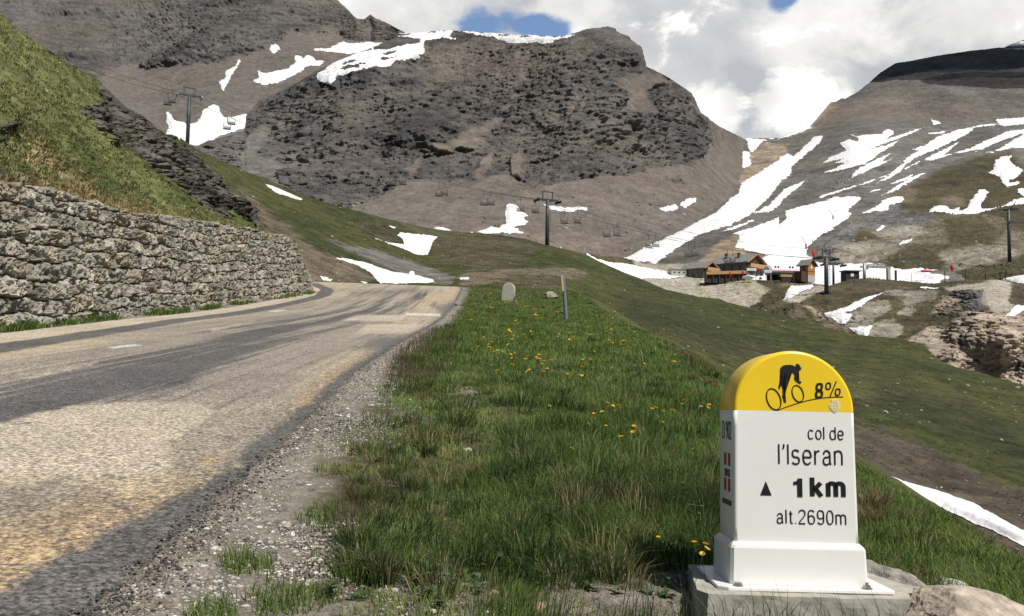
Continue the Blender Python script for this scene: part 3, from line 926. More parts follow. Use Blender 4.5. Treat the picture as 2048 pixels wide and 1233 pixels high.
# the steep bank above the retaining wall, with schist breaking through along its crest
sheet('embankment', -330, 585, 640, 330,
      [(-330, -260), (0, 28), (40, 62), (100, 102), (150, 136), (200, 162), (206, 172), (216, 182), (250, 216), (262, 219), (285, 233), (330, 268), (345, 272), (370, 286), (392, 302), (402, 308), (408, 322), (420, 338), (436, 348), (452, 362), (455, 380), (470, 391), (500, 406), (510, 418), (516, 434), (545, 462), (560, 474), (585, 484)],
      [(-330, 350), (0, 400), (130, 412), (250, 448), (420, 470), (500, 480), (590, 505)],
      [(-330, 350, 12.6), (0, 395, 18.6), (200, 430, 26), (420, 465, 39.5), (590, 500, 53), (0, 28, 38), (-330, -250, 30), (200, 165, 50), (330, 270, 56), (420, 340, 57), (500, 410, 55), (570, 474, 54), (100, 250, 29)],
      'meadow',
      [([(195, 150), (216, 175), (250, 210), (300, 240), (400, 300), (440, 345), (475, 388), (520, 420), (560, 470), (530, 462), (480, 440), (400, 405), (350, 375), (290, 330), (235, 280), (180, 240), (165, 222), (205, 215)], 'schist', 5, 22),
       ([(0, 365), (60, 360), (160, 375), (250, 400), (330, 425), (440, 450), (560, 478), (590, 500), (420, 480), (250, 460), (0, 420)], 'drygrass', 10, 14),
       ([(40, 250), (120, 290), (240, 380), (180, 370), (60, 320)], 'drygrass', 8, 26),
       ([(90, 100), (105, 103), (118, 113), (100, 112)], 'schist', 2, 2),
       ([(-10, 240), (12, 250), (18, 280), (-10, 285)], 'schist', 3, 4),
       ([(-60, 320), (90, 380), (150, 392), (100, 405), (-60, 380)], 'slab', 5, 8)],
      MT['mid'], 4.0, 1.5, fq=2.2, kb=0.42, back=(14, 12), strat=((0.40, 0.1, 1), 3.0), n1s=0.8, n2s=7.0, wn=(0.8, 0.75))
# ------------------------------------------------------------------ ground, road, wall
def zp(Y):
    Y = np.asarray(Y, float)
    q = np.clip(Y - 25, 0, 37)
    s62 = 0.078 + 0.0022 * 37
    e = np.clip(Y - 62, 0, 100)
    # the crest of the road: the gradient eases off and turns downhill
    return 0.078 * np.minimum(Y, 62) + 0.0011 * q * q + s62 * e - 0.011 * e * e


def XR(Y):
    return np.interp(Y, [-20, 2.75, 5.7, 11.4, 18.5, 35, 61, 90], [-0.3, -1.41, -1.64, -2.16, -2.46, -2.92, -3.8, -6.0])


def XC(Y):
    return np.interp(Y, [-20, 4, 5.5, 7, 10, 17, 29, 60, 90], [2.6, 2.75, 2.85, 2.8, 2.72, 3.5, 4.5, 5.0, 3.0]) + 0.16 * np.sin(np.asarray(Y) * 0.85) + 0.10 * np.sin(np.asarray(Y) * 2.1 + 1.0)


def zg(x, Y, noise=False):
    x = np.asarray(x, float)
    Y = np.asarray(Y, float)
    xr = XR(Y)
    z = zp(Y) + 0.02 * np.clip(xr - x, 0, 11)
    e = np.clip(x - xr, 0, 40)
    vs = np.interp(Y, [0, 8, 20, 40], [0.085, 0.085, 0.035, 0.02])
    z = z - 0.03 * sstep(0, 0.3, e) - vs * np.clip(e - 0.3, 0, 9)
    q = np.clip(x - XC(Y), 0, 40)
    z = z - 0.62 * q * q / (q + 1.0)
    return z


def hit(px, py, lo=1.0, hi=70.0, lift=0.0):
    """where the view through a pixel meets the near ground"""
    Ys = np.geomspace(lo, hi, 500)
    P = at(np.full(500, px), np.full(500, py), Ys)
    d = P[:, 2] - zg(P[:, 0], P[:, 1]) - lift
    k = np.argmax(d < 0)
    if d[k] >= 0:
        return P[-1]
    a, b = Ys[max(k - 1, 0)], Ys[k]
    for _ in range(25):
        m = (a + b) / 2
        p = at(px, py, m)
        if p[2] - zg(p[0], p[1]) - lift < 0:
            b = m
        else:
            a = m
    return at(px, py, b)


def gravel_w(Y):
    return np.interp(Y, [0, 3, 6, 12, 30, 60], [0.85, 0.75, 0.55, 0.5, 0.45, 0.5])


# the gutter line along the foot of the wall and the wall itself
XL_Y = [-20, 0, 8, 13.5, 24.5, 38, 50, 56, 62, 66]
XL_X = [-6.2, -6.7, -7.7, -8.6, -10.5, -11.7, -12.3, -13.4, -16.0, -20]


def XL(Y):
    return np.interp(Y, XL_Y, XL_X)


# near ground sheet
ys = np.r_[np.linspace(-14, 0.9, 24), np.geomspace(1.0, 84, 430)]
xs_ = np.r_[np.linspace(-24, -3, 60), np.linspace(-2.95, 5, 190), np.linspace(5.1, 20, 60)]
GX, GY = np.meshgrid(xs_, ys)
GZ = zg(GX, GY)
V = np.stack([GX, GY, GZ], -1).reshape(-1, 3)
x, Y = V[:, 0], V[:, 1]
e = x - XR(Y)
n1 = fbm(V * 1.3, 4, 5)
n2 = fbm(V * 7.0, 4, 8)
verge = sstep(0.1, 0.8, e)
V[:, 2] += verge * (0.05 * n1 + 0.022 * n2)
V[:, 2] -= 0.06 * (1 - sstep(-0.06, -0.01, e)) * (e > -9.5)
gx, gy = proj(V)
tt = np.clip(0.5 + 0.6 * n1 + 0.6 * n2, 0, 1)[:, None]


def mixc(a, b):
    return np.array(a) * (1 - tt) + np.array(b) * tt


soil = mixc((0.042, 0.044, 0.020), (0.10, 0.085, 0.045))
grav = mixc((0.115, 0.100, 0.085), (0.31, 0.275, 0.23))
w = 1 - sstep(-0.18, 0.18, e - gravel_w(Y) + 0.35 * n1 + 0.2 * n2)
bare = np.maximum(sdpoly(gx, gy, [(1080, 1190), (1180, 1130), (1400, 1140), (1420, 1260), (1080, 1260)]),
                  sdpoly(gx, gy, [(540, 1080), (700, 1070), (900, 1110), (1000, 1180), (960, 1260), (540, 1260)]))
w = np.maximum(w, 0.8 * sstep(-10, 20, bare + 30 * n1 + 20 * n2))
for poly in ([(800, 790), (950, 805), (940, 830), (860, 850), (790, 830)], [(880, 770), (960, 775), (950, 790), (880, 790)]):
    w = np.maximum(w, 0.8 * sstep(-4, 6, sdpoly(gx, gy, poly) + 8 * n2))
w = w[:, None]
col = soil * (1 - w) + grav * w
lush = sstep(0, 1, (Y - 6) / 10)[:, None] * (1 - w)
col = col * (1 - 0.5 * lush) + mixc((0.045, 0.062, 0.020), (0.10, 0.11, 0.04)) * 0.5 * lush
ground = mesh_np('ground', V, grid_quads(len(xs_), len(ys)), MT['near'], col)
tag(ground, kind='structure')
# the valley floor far below, out to the horizon
vp = MB()
vp.add([(-9000, -9000, -70), (9000, -9000, -70), (9000, 9000, -70), (-9000, 9000, -70)], [(0, 1, 2, 3)])
tag(vp.build('valley_floor', mat_plain('valley_turf', (0.06, 0.075, 0.03), 0.95, 0, 0.3, 0.02)), kind='structure')

# the road
ny, nx = 620, 330
ys = np.r_[np.linspace(-13, 1.15, 20), np.geomspace(1.2, 70, ny - 20)]
ss = np.linspace(0, 1, nx) ** 1.25
XRr, XLl = XR(ys), XL(ys) - 1.1
RX = XRr[:, None] + (XLl - XRr)[:, None] * ss[None]
RY = np.repeat(ys[:, None], nx, 1)
V = np.stack([RX, RY, np.zeros_like(RX)], -1).reshape(-1, 3)
x, Y = V[:, 0], V[:, 1]
d = XR(Y) - x
jag = fbm(np.c_[Y * 2.5, Y * 0, Y * 0], 4, 3) * 0.05 + fbm(np.c_[Y * 9.5, Y * 0, Y * 0], 3, 6) * 0.03
V[:, 0] = x + jag * np.exp(-d / 0.15)
x = V[:, 0]
V[:, 2] = zg(x, Y) + 0.012 + 0.012 * fbm(V * 0.6, 3, 9) * sstep(0.1, 1.0, d) - 0.03 * np.exp(-d / 0.06)
rx, ry = proj(V)
str_ = fbm(np.c_[(x + 0.05 * Y) * 1.7, Y * 0.07, Y * 0], 4, 31)      # streaks along the driving direction
str2 = fbm(np.c_[(x + 0.05 * Y) * 8, Y * 0.12, Y * 0], 4, 35)
cross = fbm(np.c_[x * 0.9, Y * 4.5, Y * 0], 4, 37)
n1 = fbm(V * 0.8, 4, 51)
n2 = fbm(V * 6, 4, 55)
n3 = fbm(V * 28, 3, 57)
tt = np.clip(0.5 + 0.4 * n1 + 0.25 * n2 + 0.55 * n3, 0, 1)[:, None]
col = mixc((0.33, 0.275, 0.20), (0.56, 0.47, 0.345))
dark = mixc((0.065, 0.063, 0.065), (0.16, 0.152, 0.145))
grey = mixc((0.20, 0.18, 0.155), (0.36, 0.32, 0.27))
orange = mixc((0.38, 0.245, 0.115), (0.62, 0.405, 0.19))
pale = mixc((0.42, 0.36, 0.28), (0.64, 0.55, 0.43))


def lay(c, wgt):
    global col
    wgt = np.clip(wgt, 0, 1)[:, None]
    col = col * (1 - wgt) + c * wgt


P_ = lambda poly: sdpoly(rx, ry, poly, 90)
big_n = 40 * str_ + 34 * str2 + 9 * n2 + 5 * cross
# the whole lane is worn grey towards the middle
lay(grey, 0.8 * sstep(-30, 25, P_([(0, 740), (300, 660), (600, 600), (840, 585), (800, 640), (700, 700), (560, 800), (300, 830), (0, 880)]) + big_n))
lay(dark, 0.95 * sstep(-10, 14, P_([(-200, 830), (0, 775), (140, 738), (300, 704), (450, 668), (560, 644), (640, 626), (760, 608), (850, 592), (845, 600), (760, 630), (640, 660), (540, 695), (440, 735), (380, 775), (300, 800), (200, 815), (80, 845), (-200, 900)]) + 0.75 * big_n))
lay(dark, 0.5 * sstep(0.15, 0.6, str2 + 0.5 * n2 + 0.3 * cross) * sstep(-50, 10, P_([(-200, 760), (0, 740), (300, 660), (600, 600), (840, 585), (860, 620), (700, 720), (560, 800), (420, 830), (0, 880)])))
lay(dark, 0.7 * sstep(-6, 8, P_([(690, 585), (760, 578), (840, 577), (880, 582), (820, 588), (760, 592), (720, 594)]) + 8 * str_ + 6 * n2))
lay(dark, 0.75 * sstep(-4, 8, P_([(860, 612), (905, 602), (925, 590), (925, 610), (890, 640), (880, 628)]) + 8 * n2))
lay(dark, 0.8 * sstep(-8, 10, P_([(700, 700), (760, 672), (850, 665), (800, 720), (740, 760), (700, 735), (760, 700)]) + 14 * n2 + 10 * n1))
lay(dark, 0.5 * sstep(-10, 25, P_([(-200, 955), (130, 955), (230, 985), (200, 1040), (100, 1080), (-200, 1090)]) + 25 * n1 + 20 * n2 + 20 * str2))
lay(grey, 0.6 * sstep(-10, 30, P_([(330, 840), (430, 820), (560, 800), (600, 850), (480, 940), (330, 960)]) + 20 * n1))
lay(pale, 0.85 * sstep(-3, 4, P_([(-200, 870), (0, 846), (70, 826), (150, 812), (300, 803), (400, 808), (430, 822), (400, 850), (330, 890), (345, 935), (320, 950), (0, 955), (-200, 955)]) + 5 * n2))
lay(orange, 0.75 * sstep(-25, 30, P_([(555, 870), (600, 800), (660, 750), (725, 718), (735, 738), (690, 790), (640, 850), (590, 890)]) + 25 * n1 + 12 * n2))
lay(orange, 0.55 * sstep(-40, 60, P_([(-100, 1300), (-100, 1080), (150, 1010), (300, 965), (480, 930), (530, 950), (430, 1050), (330, 1140), (200, 1300)]) + 40 * n1 + 20 * n2))
lay(orange, 0.5 * sstep(-3, 5, P_([(388, 926), (400, 912), (450, 910), (458, 920), (420, 928)]) + 4 * n2))
lay(orange, 0.35 * sstep(-8, 10, P_([(820, 606), (880, 590), (925, 578), (915, 590), (880, 604)]) + 8 * n2))
lay(pale, 0.8 * sstep(-1.2, 1.2, P_([(683, 641), (713, 631), (816, 630), (801, 643)])))
lay(pale, 0.8 * sstep(-1.2, 1.2, P_([(711, 667), (734, 649), (870, 648), (845, 668)]) + n2))
# tar edge crumbling along the verge
edge = 0.14 + 0.10 * n1 + 0.09 * n2 + 0.22 * sstep(5.5, 2, Y)
lay(dark, 0.95 * (1 - sstep(-0.05, 0.05, d - edge)))
lay(dark, 0.75 * (1 - sstep(-0.2, 0.25, d - edge - 0.15 + 0.3 * n2)) * (n3 > -0.05))
# cracks across the lane near the camera
ck = np.abs(pn(np.c_[x * 0.5, Y * 2.2 + 0.3 * n1, Y * 0], 71))
lay(dark, 0.75 * (ck < 0.018) * (Y < 6.5) * sstep(0.0, 0.35, n1 + 0.25))
# dark gutter strip and pale shoulder on the wall side
g = x - XL(Y)
gw = np.interp(Y, [0, 14, 30, 60], [0.85, 0.8, 0.85, 1.0])
lay(dark, 0.92 * sstep(-0.06, 0.06, g + 0.04 * n2) * (1 - sstep(-0.08, 0.08, g - gw + 0.04 * n2)))
lay(pale, 0.75 * (1 - sstep(-0.06, 0.06, g + 0.04 * n2)))
# worn white paint
paint = np.ones((len(V), 3)) * np.array((0.70, 0.69, 0.66))
for poly in ([(215, 695), (270, 689), (283, 691), (226, 697)], [(538, 623), (556, 620.5), (572, 621), (552, 624)], [(812, 627), (840, 627.5), (880, 629), (880, 632), (840, 631), (814, 630.5)],
             [(186, 641.5), (236, 636), (236, 638.5), (190, 643.5)]):
    lay(paint, 0.95 * sstep(-0.6, 0.6, P_(poly) + 0.4 * n2))
for poly in ([(0, 764), (70, 750), (140, 734), (140, 737), (70, 754), (0, 768)], [(50, 757), (130, 740), (196, 724), (196, 726), (130, 743), (50, 761)], [(420, 660), (510, 642), (510, 644), (425, 663)]):
    lay(pale, 0.6 * sstep(-0.8, 0.8, P_(poly) + 1.2 * n2))

mroad, nt, b = new_mat('road_chippings')
L = nt.links.new
b.inputs['Roughness'].default_value = 0.9
b.inputs['Specular IOR Level'].default_value = 0.25
a_ = nt.nodes.new('ShaderNodeAttribute')
a_.attribute_name = 'col'
tcn = nt.nodes.new('ShaderNodeTexCoord')
vor = nt.nodes.new('ShaderNodeTexVoronoi')
vor.inputs['Scale'].default_value = 62
L(tcn.outputs['Object'], vor.inputs['Vector'])
nz = nt.nodes.new('ShaderNodeTexNoise')
nz.inputs['Scale'].default_value = 38
nz.inputs['Detail'].default_value = 4
nz.inputs['Roughness'].default_value = 0.7
L(tcn.outputs['Object'], nz.inputs['Vector'])
sepc = nt.nodes.new('ShaderNodeSeparateColor')
L(vor.outputs['Color'], sepc.inputs[0])
m1 = nt.nodes.new('ShaderNodeMapRange')
m1.inputs['To Min'].default_value = 0.55
m1.inputs['To Max'].default_value = 1.5
L(sepc.outputs[0], m1.inputs['Value'])
m2 = nt.nodes.new('ShaderNodeMapRange')
m2.inputs['From Min'].default_value = 0.38
m2.inputs['From Max'].default_value = 0.60
m2.inputs['To Min'].default_value = 0.42
m2.inputs['To Max'].default_value = 1.15
L(nz.outputs['Fac'], m2.inputs['Value'])
mm = nt.nodes.new('ShaderNodeMath')
mm.operation = 'MULTIPLY'
L(m1.outputs[0], mm.inputs[0])
L(m2.outputs[0], mm.inputs[1])
sc_ = nt.nodes.new('ShaderNodeVectorMath')
sc_.operation = 'SCALE'
L(a_.outputs['Color'], sc_.inputs[0])
L(mm.outputs[0], sc_.inputs['Scale'])
L(sc_.outputs[0], b.inputs['Base Color'])
bp = nt.nodes.new('ShaderNodeBump')
bp.inputs['Strength'].default_value = 0.7
bp.inputs['Distance'].default_value = 0.008
ad = nt.nodes.new('ShaderNodeMath')
ad.operation = 'SUBTRACT'
L(nz.outputs['Fac'], ad.inputs[0])
L(vor.outputs['Distance'], ad.inputs[1])
L(ad.outputs[0], bp.inputs['Height'])
L(bp.outputs[0], b.inputs['Normal'])
road = mesh_np('road', V, grid_quads(nx, ny), mroad, col)
tag(road, kind='structure')

# retaining wall of rough stone courses
wall_line = [(-9.2, 3.0), (-9.7, 8.0), (-11.2, 17.3), (-12.6, 25.0), (-13.7, 38.0), (-13.6, 47), (-13.4, 53.0), (-14.2, 56), (-16, 58.5), (-19, 60)]
wl = np.array(wall_line)
seg = np.r_[0, np.cumsum(np.linalg.norm(np.diff(wl, axis=0), axis=1))]
LEN = seg[-1]
nu, nv = 1500, 120
us = np.linspace(0, LEN, nu)
bx_, by_ = np.interp(us, seg, wl[:, 0]), np.interp(us, seg, wl[:, 1])
# the top of the wall follows the line seen in the photograph
top_px = [(-330, 335), (0, 364), (60, 372), (130, 386), (190, 405), (250, 424), (330, 434), (420, 446), (500, 458), (545, 468), (588, 477), (600, 500), (625, 560), (640, 590)]
bz = zg(bx_, by_) - 0.15
pxb, _ = proj(np.c_[bx_, by_, bz + 3])
tpy = np.interp(pxb, [p[0] for p in top_px], [p[1] for p in top_px])
tz = at(pxb, tpy, by_)[:, 2]
tz = np.where(us > seg[6] + 0.2, np.minimum(tz, bz + np.interp(us - seg[6], [0, 1, 3, 6], [3.4, 2.6, 1.2, 0.6])), tz)
tz = np.maximum(tz, bz + 0.5)
tz = tz + 0.12 * fbm(np.c_[us * 1.5, us * 0, us * 0], 4, 5) + 0.10 * fbm(np.c_[us * 6, us * 0, us * 0], 2, 6)
U2, T2 = np.meshgrid(us, np.linspace(0, 1, nv))
H2 = T2 * (tz - bz)[None]
tang = np.stack([np.gradient(bx_), np.gradient(by_)], -1)
tang /= np.linalg.norm(tang, axis=1)[:, None]
nrm2 = np.stack([tang[:, 1], -tang[:, 0]], -1)          # towards the road
uu, hh = U2.ravel(), H2.ravel()
wob = fbm(np.c_[uu * 0.35, hh * 0.5, uu * 0], 3, 15)
wob2 = fbm(np.c_[uu * 1.8, hh * 1.8, uu * 0], 3, 18)
wob3 = fbm(np.c_[uu * 7.0, hh * 7.0, uu * 0], 3, 20)
rowc = (hh + 0.20 * wob + 0.09 * wob2 + 0.035 * wob3 + 0.05 * np.sin(uu * 0.45)) / 0.43
row = np.floor(rowc).astype(int)
fr = rowc - row
rh = np.random.default_rng(5)
offs = rh.random(200)
wid = 0.5 + 0.6 * rh.random(200)
cu = (uu + 0.20 * wob2 + 0.07 * wob3 + 0.25 * (hh - row * 0.43) * (rh.random(200)[row % 200] - 0.5) + offs[row % 200] * 3) / wid[row % 200]
# stones of uneven length: warp the cell coordinate per row
cu = cu + 0.35 * np.sin(cu * 1.9 + row * 2.1)
ci = np.floor(cu).astype(int)
fc = cu - ci
hid = (ci * 7919 + row * 104729) % 997
rv = rh.random((997, 4))
eu = np.minimum(fc, 1 - fc) * wid[row % 200]
ev = np.minimum(fr, 1 - fr) * 0.43
edge = np.minimum(eu, ev)
body = sstep(0.0, 0.045, edge)
nn1 = fbm(np.c_[uu * 3.6, hh * 3.6, hid * 3.7], 5, 25)
nn2 = ridged(np.c_[uu * 5.5, hh * 5.5, hid * 1.3], 4, 27)
dep = -0.115 + body * (0.10 + 0.09 * rv[hid, 0] + 0.11 * nn1 + 0.12 * nn2 + 0.13 * (rv[hid, 1] - 0.5) * (fc - 0.5) * 2 + 0.12 * (rv[hid, 2] - 0.3) * (fr - 0.5) * 2) + 0.03 * wob3 + 0.05 * wob2
dep += 0.16 * (1 - T2.ravel()) * 2 - 0.16                # batter
X = (bx_[None] + nrm2[None, :, 0] * dep.reshape(nv, nu)).ravel()
Yw = (by_[None] + nrm2[None, :, 1] * dep.reshape(nv, nu)).ravel()
Z = (bz[None] + H2).ravel() + 0.03 * nn1
V = np.stack([X, Yw, Z], -1)
# top and back of the wall
back_ = np.stack([bx_ - nrm2[:, 0] * 1.3, by_ - nrm2[:, 1] * 1.3, tz - 0.05], -1)
back2 = np.stack([bx_ - nrm2[:, 0] * 1.3, by_ - nrm2[:, 1] * 1.3, bz - 0.5], -1)
V = np.concatenate([V, back_, back2])
tt = np.clip(0.5 + 0.45 * nn1 + 0.35 * wob2, 0, 1)[:, None]
colw = np.array((0.15, 0.138, 0.115)) * (1 - tt) + np.array((0.42, 0.395, 0.325)) * tt
colw *= (0.72 + 0.5 * rv[hid, 3])[:, None]
tan = (rv[hid, 2] > 0.8)[:, None] * 0.5
colw = colw * (1 - tan) + colw * np.array((1.12, 0.98, 0.8)) * tan
lich = sstep(0.25, 0.6, fbm(np.c_[uu * 2.4, hh * 2.4, uu * 0], 4, 71))[:, None]
colw = colw * (1 - 0.35 * lich) + np.array((0.36, 0.36, 0.33)) * 0.35 * lich
moss = sstep(0.3, 0.6, fbm(np.c_[uu * 0.9, hh * 1.2, uu * 0], 4, 73))[:, None]
colw = colw * (1 - 0.45 * moss) + np.array((0.14, 0.12, 0.075)) * 0.45 * moss
joint = (1 - sstep(0.0, 0.035, edge))[:, None]
colw = colw * (1 - 0.6 * joint) + np.array((0.12, 0.107, 0.085)) * 0.6 * joint
colw = np.concatenate([colw, np.tile((0.16, 0.14, 0.08), (2 * nu, 1))])
wall = mesh_np('retaining_wall', V, grid_quads(nu, nv + 2), MT['wall'], colw, smooth=False)
tag(wall, 'long rough grey stone retaining wall holding the grassy bank beside the road', 'wall')
# ------------------------------------------------------------------ the milestone
ms_white = mat_plain('white_enamel', (0.80, 0.79, 0.755), 0.32, 0, 0.035, 3.0, 0.5)
ms_yellow = mat_plain('yellow_enamel', (0.86, 0.585, 0.016), 0.3, 0, 0.04, 3.0, 0.5)
ms_black = mat_plain('black_lettering', (0.012, 0.011, 0.011), 0.45, 0, 0.1, 20, 0.4)
ms_red = mat_plain('faded_red', (0.32, 0.055, 0.035), 0.55, 0, 0.1, 20, 0.3)
ms_pale = mat_plain('pale_sticker', (0.70, 0.65, 0.47), 0.6, 0, 0.05, 40, 0.3)
ms_stk2 = mat_plain('sticker_yellow', (0.80, 0.58, 0.10), 0.6, 0, 0.05, 40, 0.3)
ms_grey = mat_plain('grey_lettering', (0.10, 0.10, 0.095), 0.6, 0, 0.1, 40, 0.3)
steel = mat_plain('bolt_steel', (0.42, 0.41, 0.39), 0.35, 0.9, 0.15, 60, 0.5)
concrete = mat_plain('cast_concrete', (0.36, 0.34, 0.285), 0.9, 0, 0.28, 9.0, 0.2, 0.006)

DM = 3.3
SM = F_PX / DM * math.cos(PITCH)
base_pt = at(1600, 1172, DM)
ms = empty('milestone', base_pt, 0, 'white milestone with yellow rounded top, cyclist emblem and black lettering on a concrete slab', 'milestone')
ms.rotation_euler = (-math.radians(3.4), math.radians(0.35), math.radians(-0.5))


def L2(px, py):
    """front-face coordinates (metres) of a point read off the photograph"""
    u = (px - 1600) / SM
    v = (1172 + 0.024 * (px - 1600) - py) / SM * 0.957
    return u + 0.007, v


def zc(x, y):                     # enlarged view 1: scale 2.152 from (1350, 660)
    return L2(1350 + x / 2.152, 660 + y / 2.152)


def za(x, y):                     # enlarged view 2: scale 6.4 from (1420, 690)
    return L2(1420 + x / 6.4, 690 + y / 6.4)


def prism(name, ring, normals, y0, y1, b, mat, parent, taper=None):
    """ring: (x, z) outline; front and back edges rounded by b"""
    n = len(ring)
    lay_ = [(y0, b), (y0 + 0.12 * b, 0.55 * b), (y0 + 0.4 * b, 0.2 * b), (y0 + b, 0), (y1 - b, 0), (y1 - 0.4 * b, 0.2 * b), (y1, b)]
    v, f = [], []
    for y, ins in lay_:
        for (x, z), (nx_, nz_) in zip(ring, normals):
            v.append((x - nx_ * ins, y, z - nz_ * ins))
    for k in range(len(lay_) - 1):
        for i in range(n):
            j = (i + 1) % n
            f.append((k * n + i, k * n + j, (k + 1) * n + j, (k + 1) * n + i))
    f.append(tuple(range(n - 1, -1, -1)))
    f.append(tuple((len(lay_) - 1) * n + i for i in range(n)))
    m = MB().add(v, f)
    o = m.build(name, mat, parent)
    for p in o.data.polygons:
        p.use_smooth = len(p.vertices) == 4
    bm = bmesh.new()
    bm.from_mesh(o.data)
    bmesh.ops.recalc_face_normals(bm, faces=bm.faces)
    bm.to_mesh(o.data)
    bm.free()
    return o


ZP = 0.165        # top of plinth
ZB = 0.697        # where the paint changes
HW0, HW1 = 0.256, 0.251
RAD = HW1
ZC = ZB + 0.004
DEP = 0.24
# body
ring = [(HW0, ZP - 0.01), (HW1, ZB), (-HW1, ZB), (-HW0, ZP - 0.01)]
ring = []
nr = []
for k in range(9):
    t = k / 8
    ring.append((HW0 + (HW1 - HW0) * t, ZP - 0.01 + (ZB - ZP + 0.01) * t))
    nr.append((1, 0))
for k in range(9):
    t = 1 - k / 8
    ring.append((-(HW0 + (HW1 - HW0) * t), ZP - 0.01 + (ZB - ZP + 0.01) * t))
    nr.append((-1, 0))
Y0 = 0.028
prism('body', ring, nr, Y0, Y0 + DEP, 0.014, ms_white, ms)
# rounded yellow cap
ring, nr = [(HW1, ZB)], [(1, 0)]
for k in range(49):
    a = math.pi * k / 48
    ring.append((HW1 * math.cos(a), ZC + (RAD - 0.002) * math.sin(a)))
    nr.append((math.cos(a), math.sin(a)))
ring.append((-HW1, ZB))
nr.append((-1, 0))
prism('cap', ring, nr, Y0, Y0 + DEP, 0.014, ms_yellow, ms)
# plinth with a sloping ledge
w0, w1 = 0.279, 0.272
m = MB()
v = []
for z, hw, ya, yb in ((0.0, w0, 0.0, 0.30), (0.142, w1 + 0.002, 0.003, 0.297), (0.152, w1 - 0.004, 0.006, 0.293), (0.165, HW0 + 0.001, Y0 - 0.002, Y0 + DEP + 0.002)):
    c = 0.012
    v += [(-hw + c, ya, z), (hw - c, ya, z), (hw, ya + c, z), (hw, yb - c, z), (hw - c, yb, z), (-hw + c, yb, z), (-hw, yb - c, z), (-hw, ya + c, z)]
f = []
for k in range(3):
    for i in range(8):
        j = (i + 1) % 8
        f.append((k * 8 + i, k * 8 + j, (k + 1) * 8 + j, (k + 1) * 8 + i))
f.append(tuple(range(24, 32)))
f.append(tuple(range(7, -1, -1)))
m.add(v, f)
m.build('plinth', ms_white, ms)
# base plate with clipped corners
m = MB()
o8 = [(-0.30, -0.052), (0.35, -0.052), (0.362, -0.04), (0.355, 0.35), (0.33, 0.38), (-0.31, 0.38), (-0.335, 0.355), (-0.338, -0.018)]
v = [(x, y, z) for z in (-0.016, -0.001) for x, y in o8]
m.add(v, [(7, 6, 5, 4, 3, 2, 1, 0), tuple(range(8, 16))] + [(i, (i + 1) % 8, 8 + (i + 1) % 8, 8 + i) for i in range(8)])
m.build('base_plate', ms_white, ms, bevel=0.003)
for bx0, hx in ((-0.255, False), (0.258, True)):
    m = MB()
    m.tube([(bx0, -0.026, -0.002), (bx0, -0.026, 0.003)], 0.021, 18)
    m.tube([(bx0, -0.026, 0.003), (bx0, -0.026, 0.013)], 0.0165, 6)
    if hx:
        m.tube([(bx0, -0.026, 0.013), (bx0, -0.026, 0.024)], 0.007, 10)
    m.build('bolt', steel, ms)


def flat_mesh(name, polys, mat, parent, y=None, th=0.0025, axis='front'):
    bm = bmesh.new()
    yy = Y0 if y is None else y
    for poly in polys:
        vs = [bm.verts.new((p[0], yy - th, p[1])) for p in poly]
        try:
            fc_ = bm.faces.new(vs)
        except ValueError:
            continue
    bmesh.ops.triangulate(bm, faces=bm.faces[:], ngon_method='EAR_CLIP')
    r = bmesh.ops.extrude_face_region(bm, geom=bm.faces[:])
    for vv in [g for g in r['geom'] if isinstance(g, bmesh.types.BMVert)]:
        vv.co.y += th + 0.004
    bmesh.ops.recalc_face_normals(bm, faces=bm.faces)
    me = bpy.data.meshes.new(name)
    bm.to_mesh(me)
    bm.free()
    me.materials.append(mat)
    o = bpy.data.objects.new(name, me)
    COL.objects.link(o)
    if parent:
        o.parent = parent
    return o


def text_mesh(name, body, box, mat, parent, y=None, bold=0.0, th=0.0025, side=False, spacing=1.0):
    """box = x0, x1, z0, z1 that the inked letters fill"""
    cu = bpy.data.curves.new(name, 'FONT')
    cu.body = body
    cu.size = 1.0
    cu.offset = bold
    cu.space_character = spacing
    cu.extrude = 0.0
    cu.resolution_u = 6
    to = bpy.data.objects.new(name + '_curve', cu)
    COL.objects.link(to)
    dg = bpy.context.evaluated_depsgraph_get()
    me = bpy.data.meshes.new_from_object(to.evaluated_get(dg))
    bpy.data.objects.remove(to)
    bpy.data.curves.remove(cu)
    me.name = name
    co = np.zeros(len(me.vertices) * 3)
    me.vertices.foreach_get('co', co)
    co = co.reshape(-1, 3)
    lo, hi = co.min(0), co.max(0)
    x0, x1, z0, z1 = box
    px_ = x0 + (co[:, 0] - lo[0]) / (hi[0] - lo[0]) * (x1 - x0)
    pz_ = z0 + (co[:, 1] - lo[1]) / (hi[1] - lo[1]) * (z1 - z0)
    yy = Y0 if y is None else y
    me.vertices.foreach_set('co', np.stack([px_, np.full(len(co), yy - th), pz_], -1).ravel())
    bm = bmesh.new()
    bm.from_mesh(me)
    bmesh.ops.remove_doubles(bm, verts=bm.verts, dist=1e-6)
    r = bmesh.ops.extrude_face_region(bm, geom=bm.faces[:])
    for vv in [g for g in r['geom'] if isinstance(g, bmesh.types.BMVert)]:
        vv.co.y += th + 0.004
    bmesh.ops.recalc_face_normals(bm, faces=bm.faces)
    bm.to_mesh(me)
    bm.free()
    me.materials.clear()
    me.materials.append(mat)
    o = bpy.data.objects.new(name, me)
    COL.objects.link(o)
    if parent:
        o.parent = parent
    return o


def boxc(x0, y0, x1, y1):
    a, b2 = zc(x0, y0), zc(x1, y1)
    m_ = zc((x0 + x1) / 2, y0), zc((x0 + x1) / 2, y1)
    return a[0], b2[0], m_[1][1], m_[0][1]


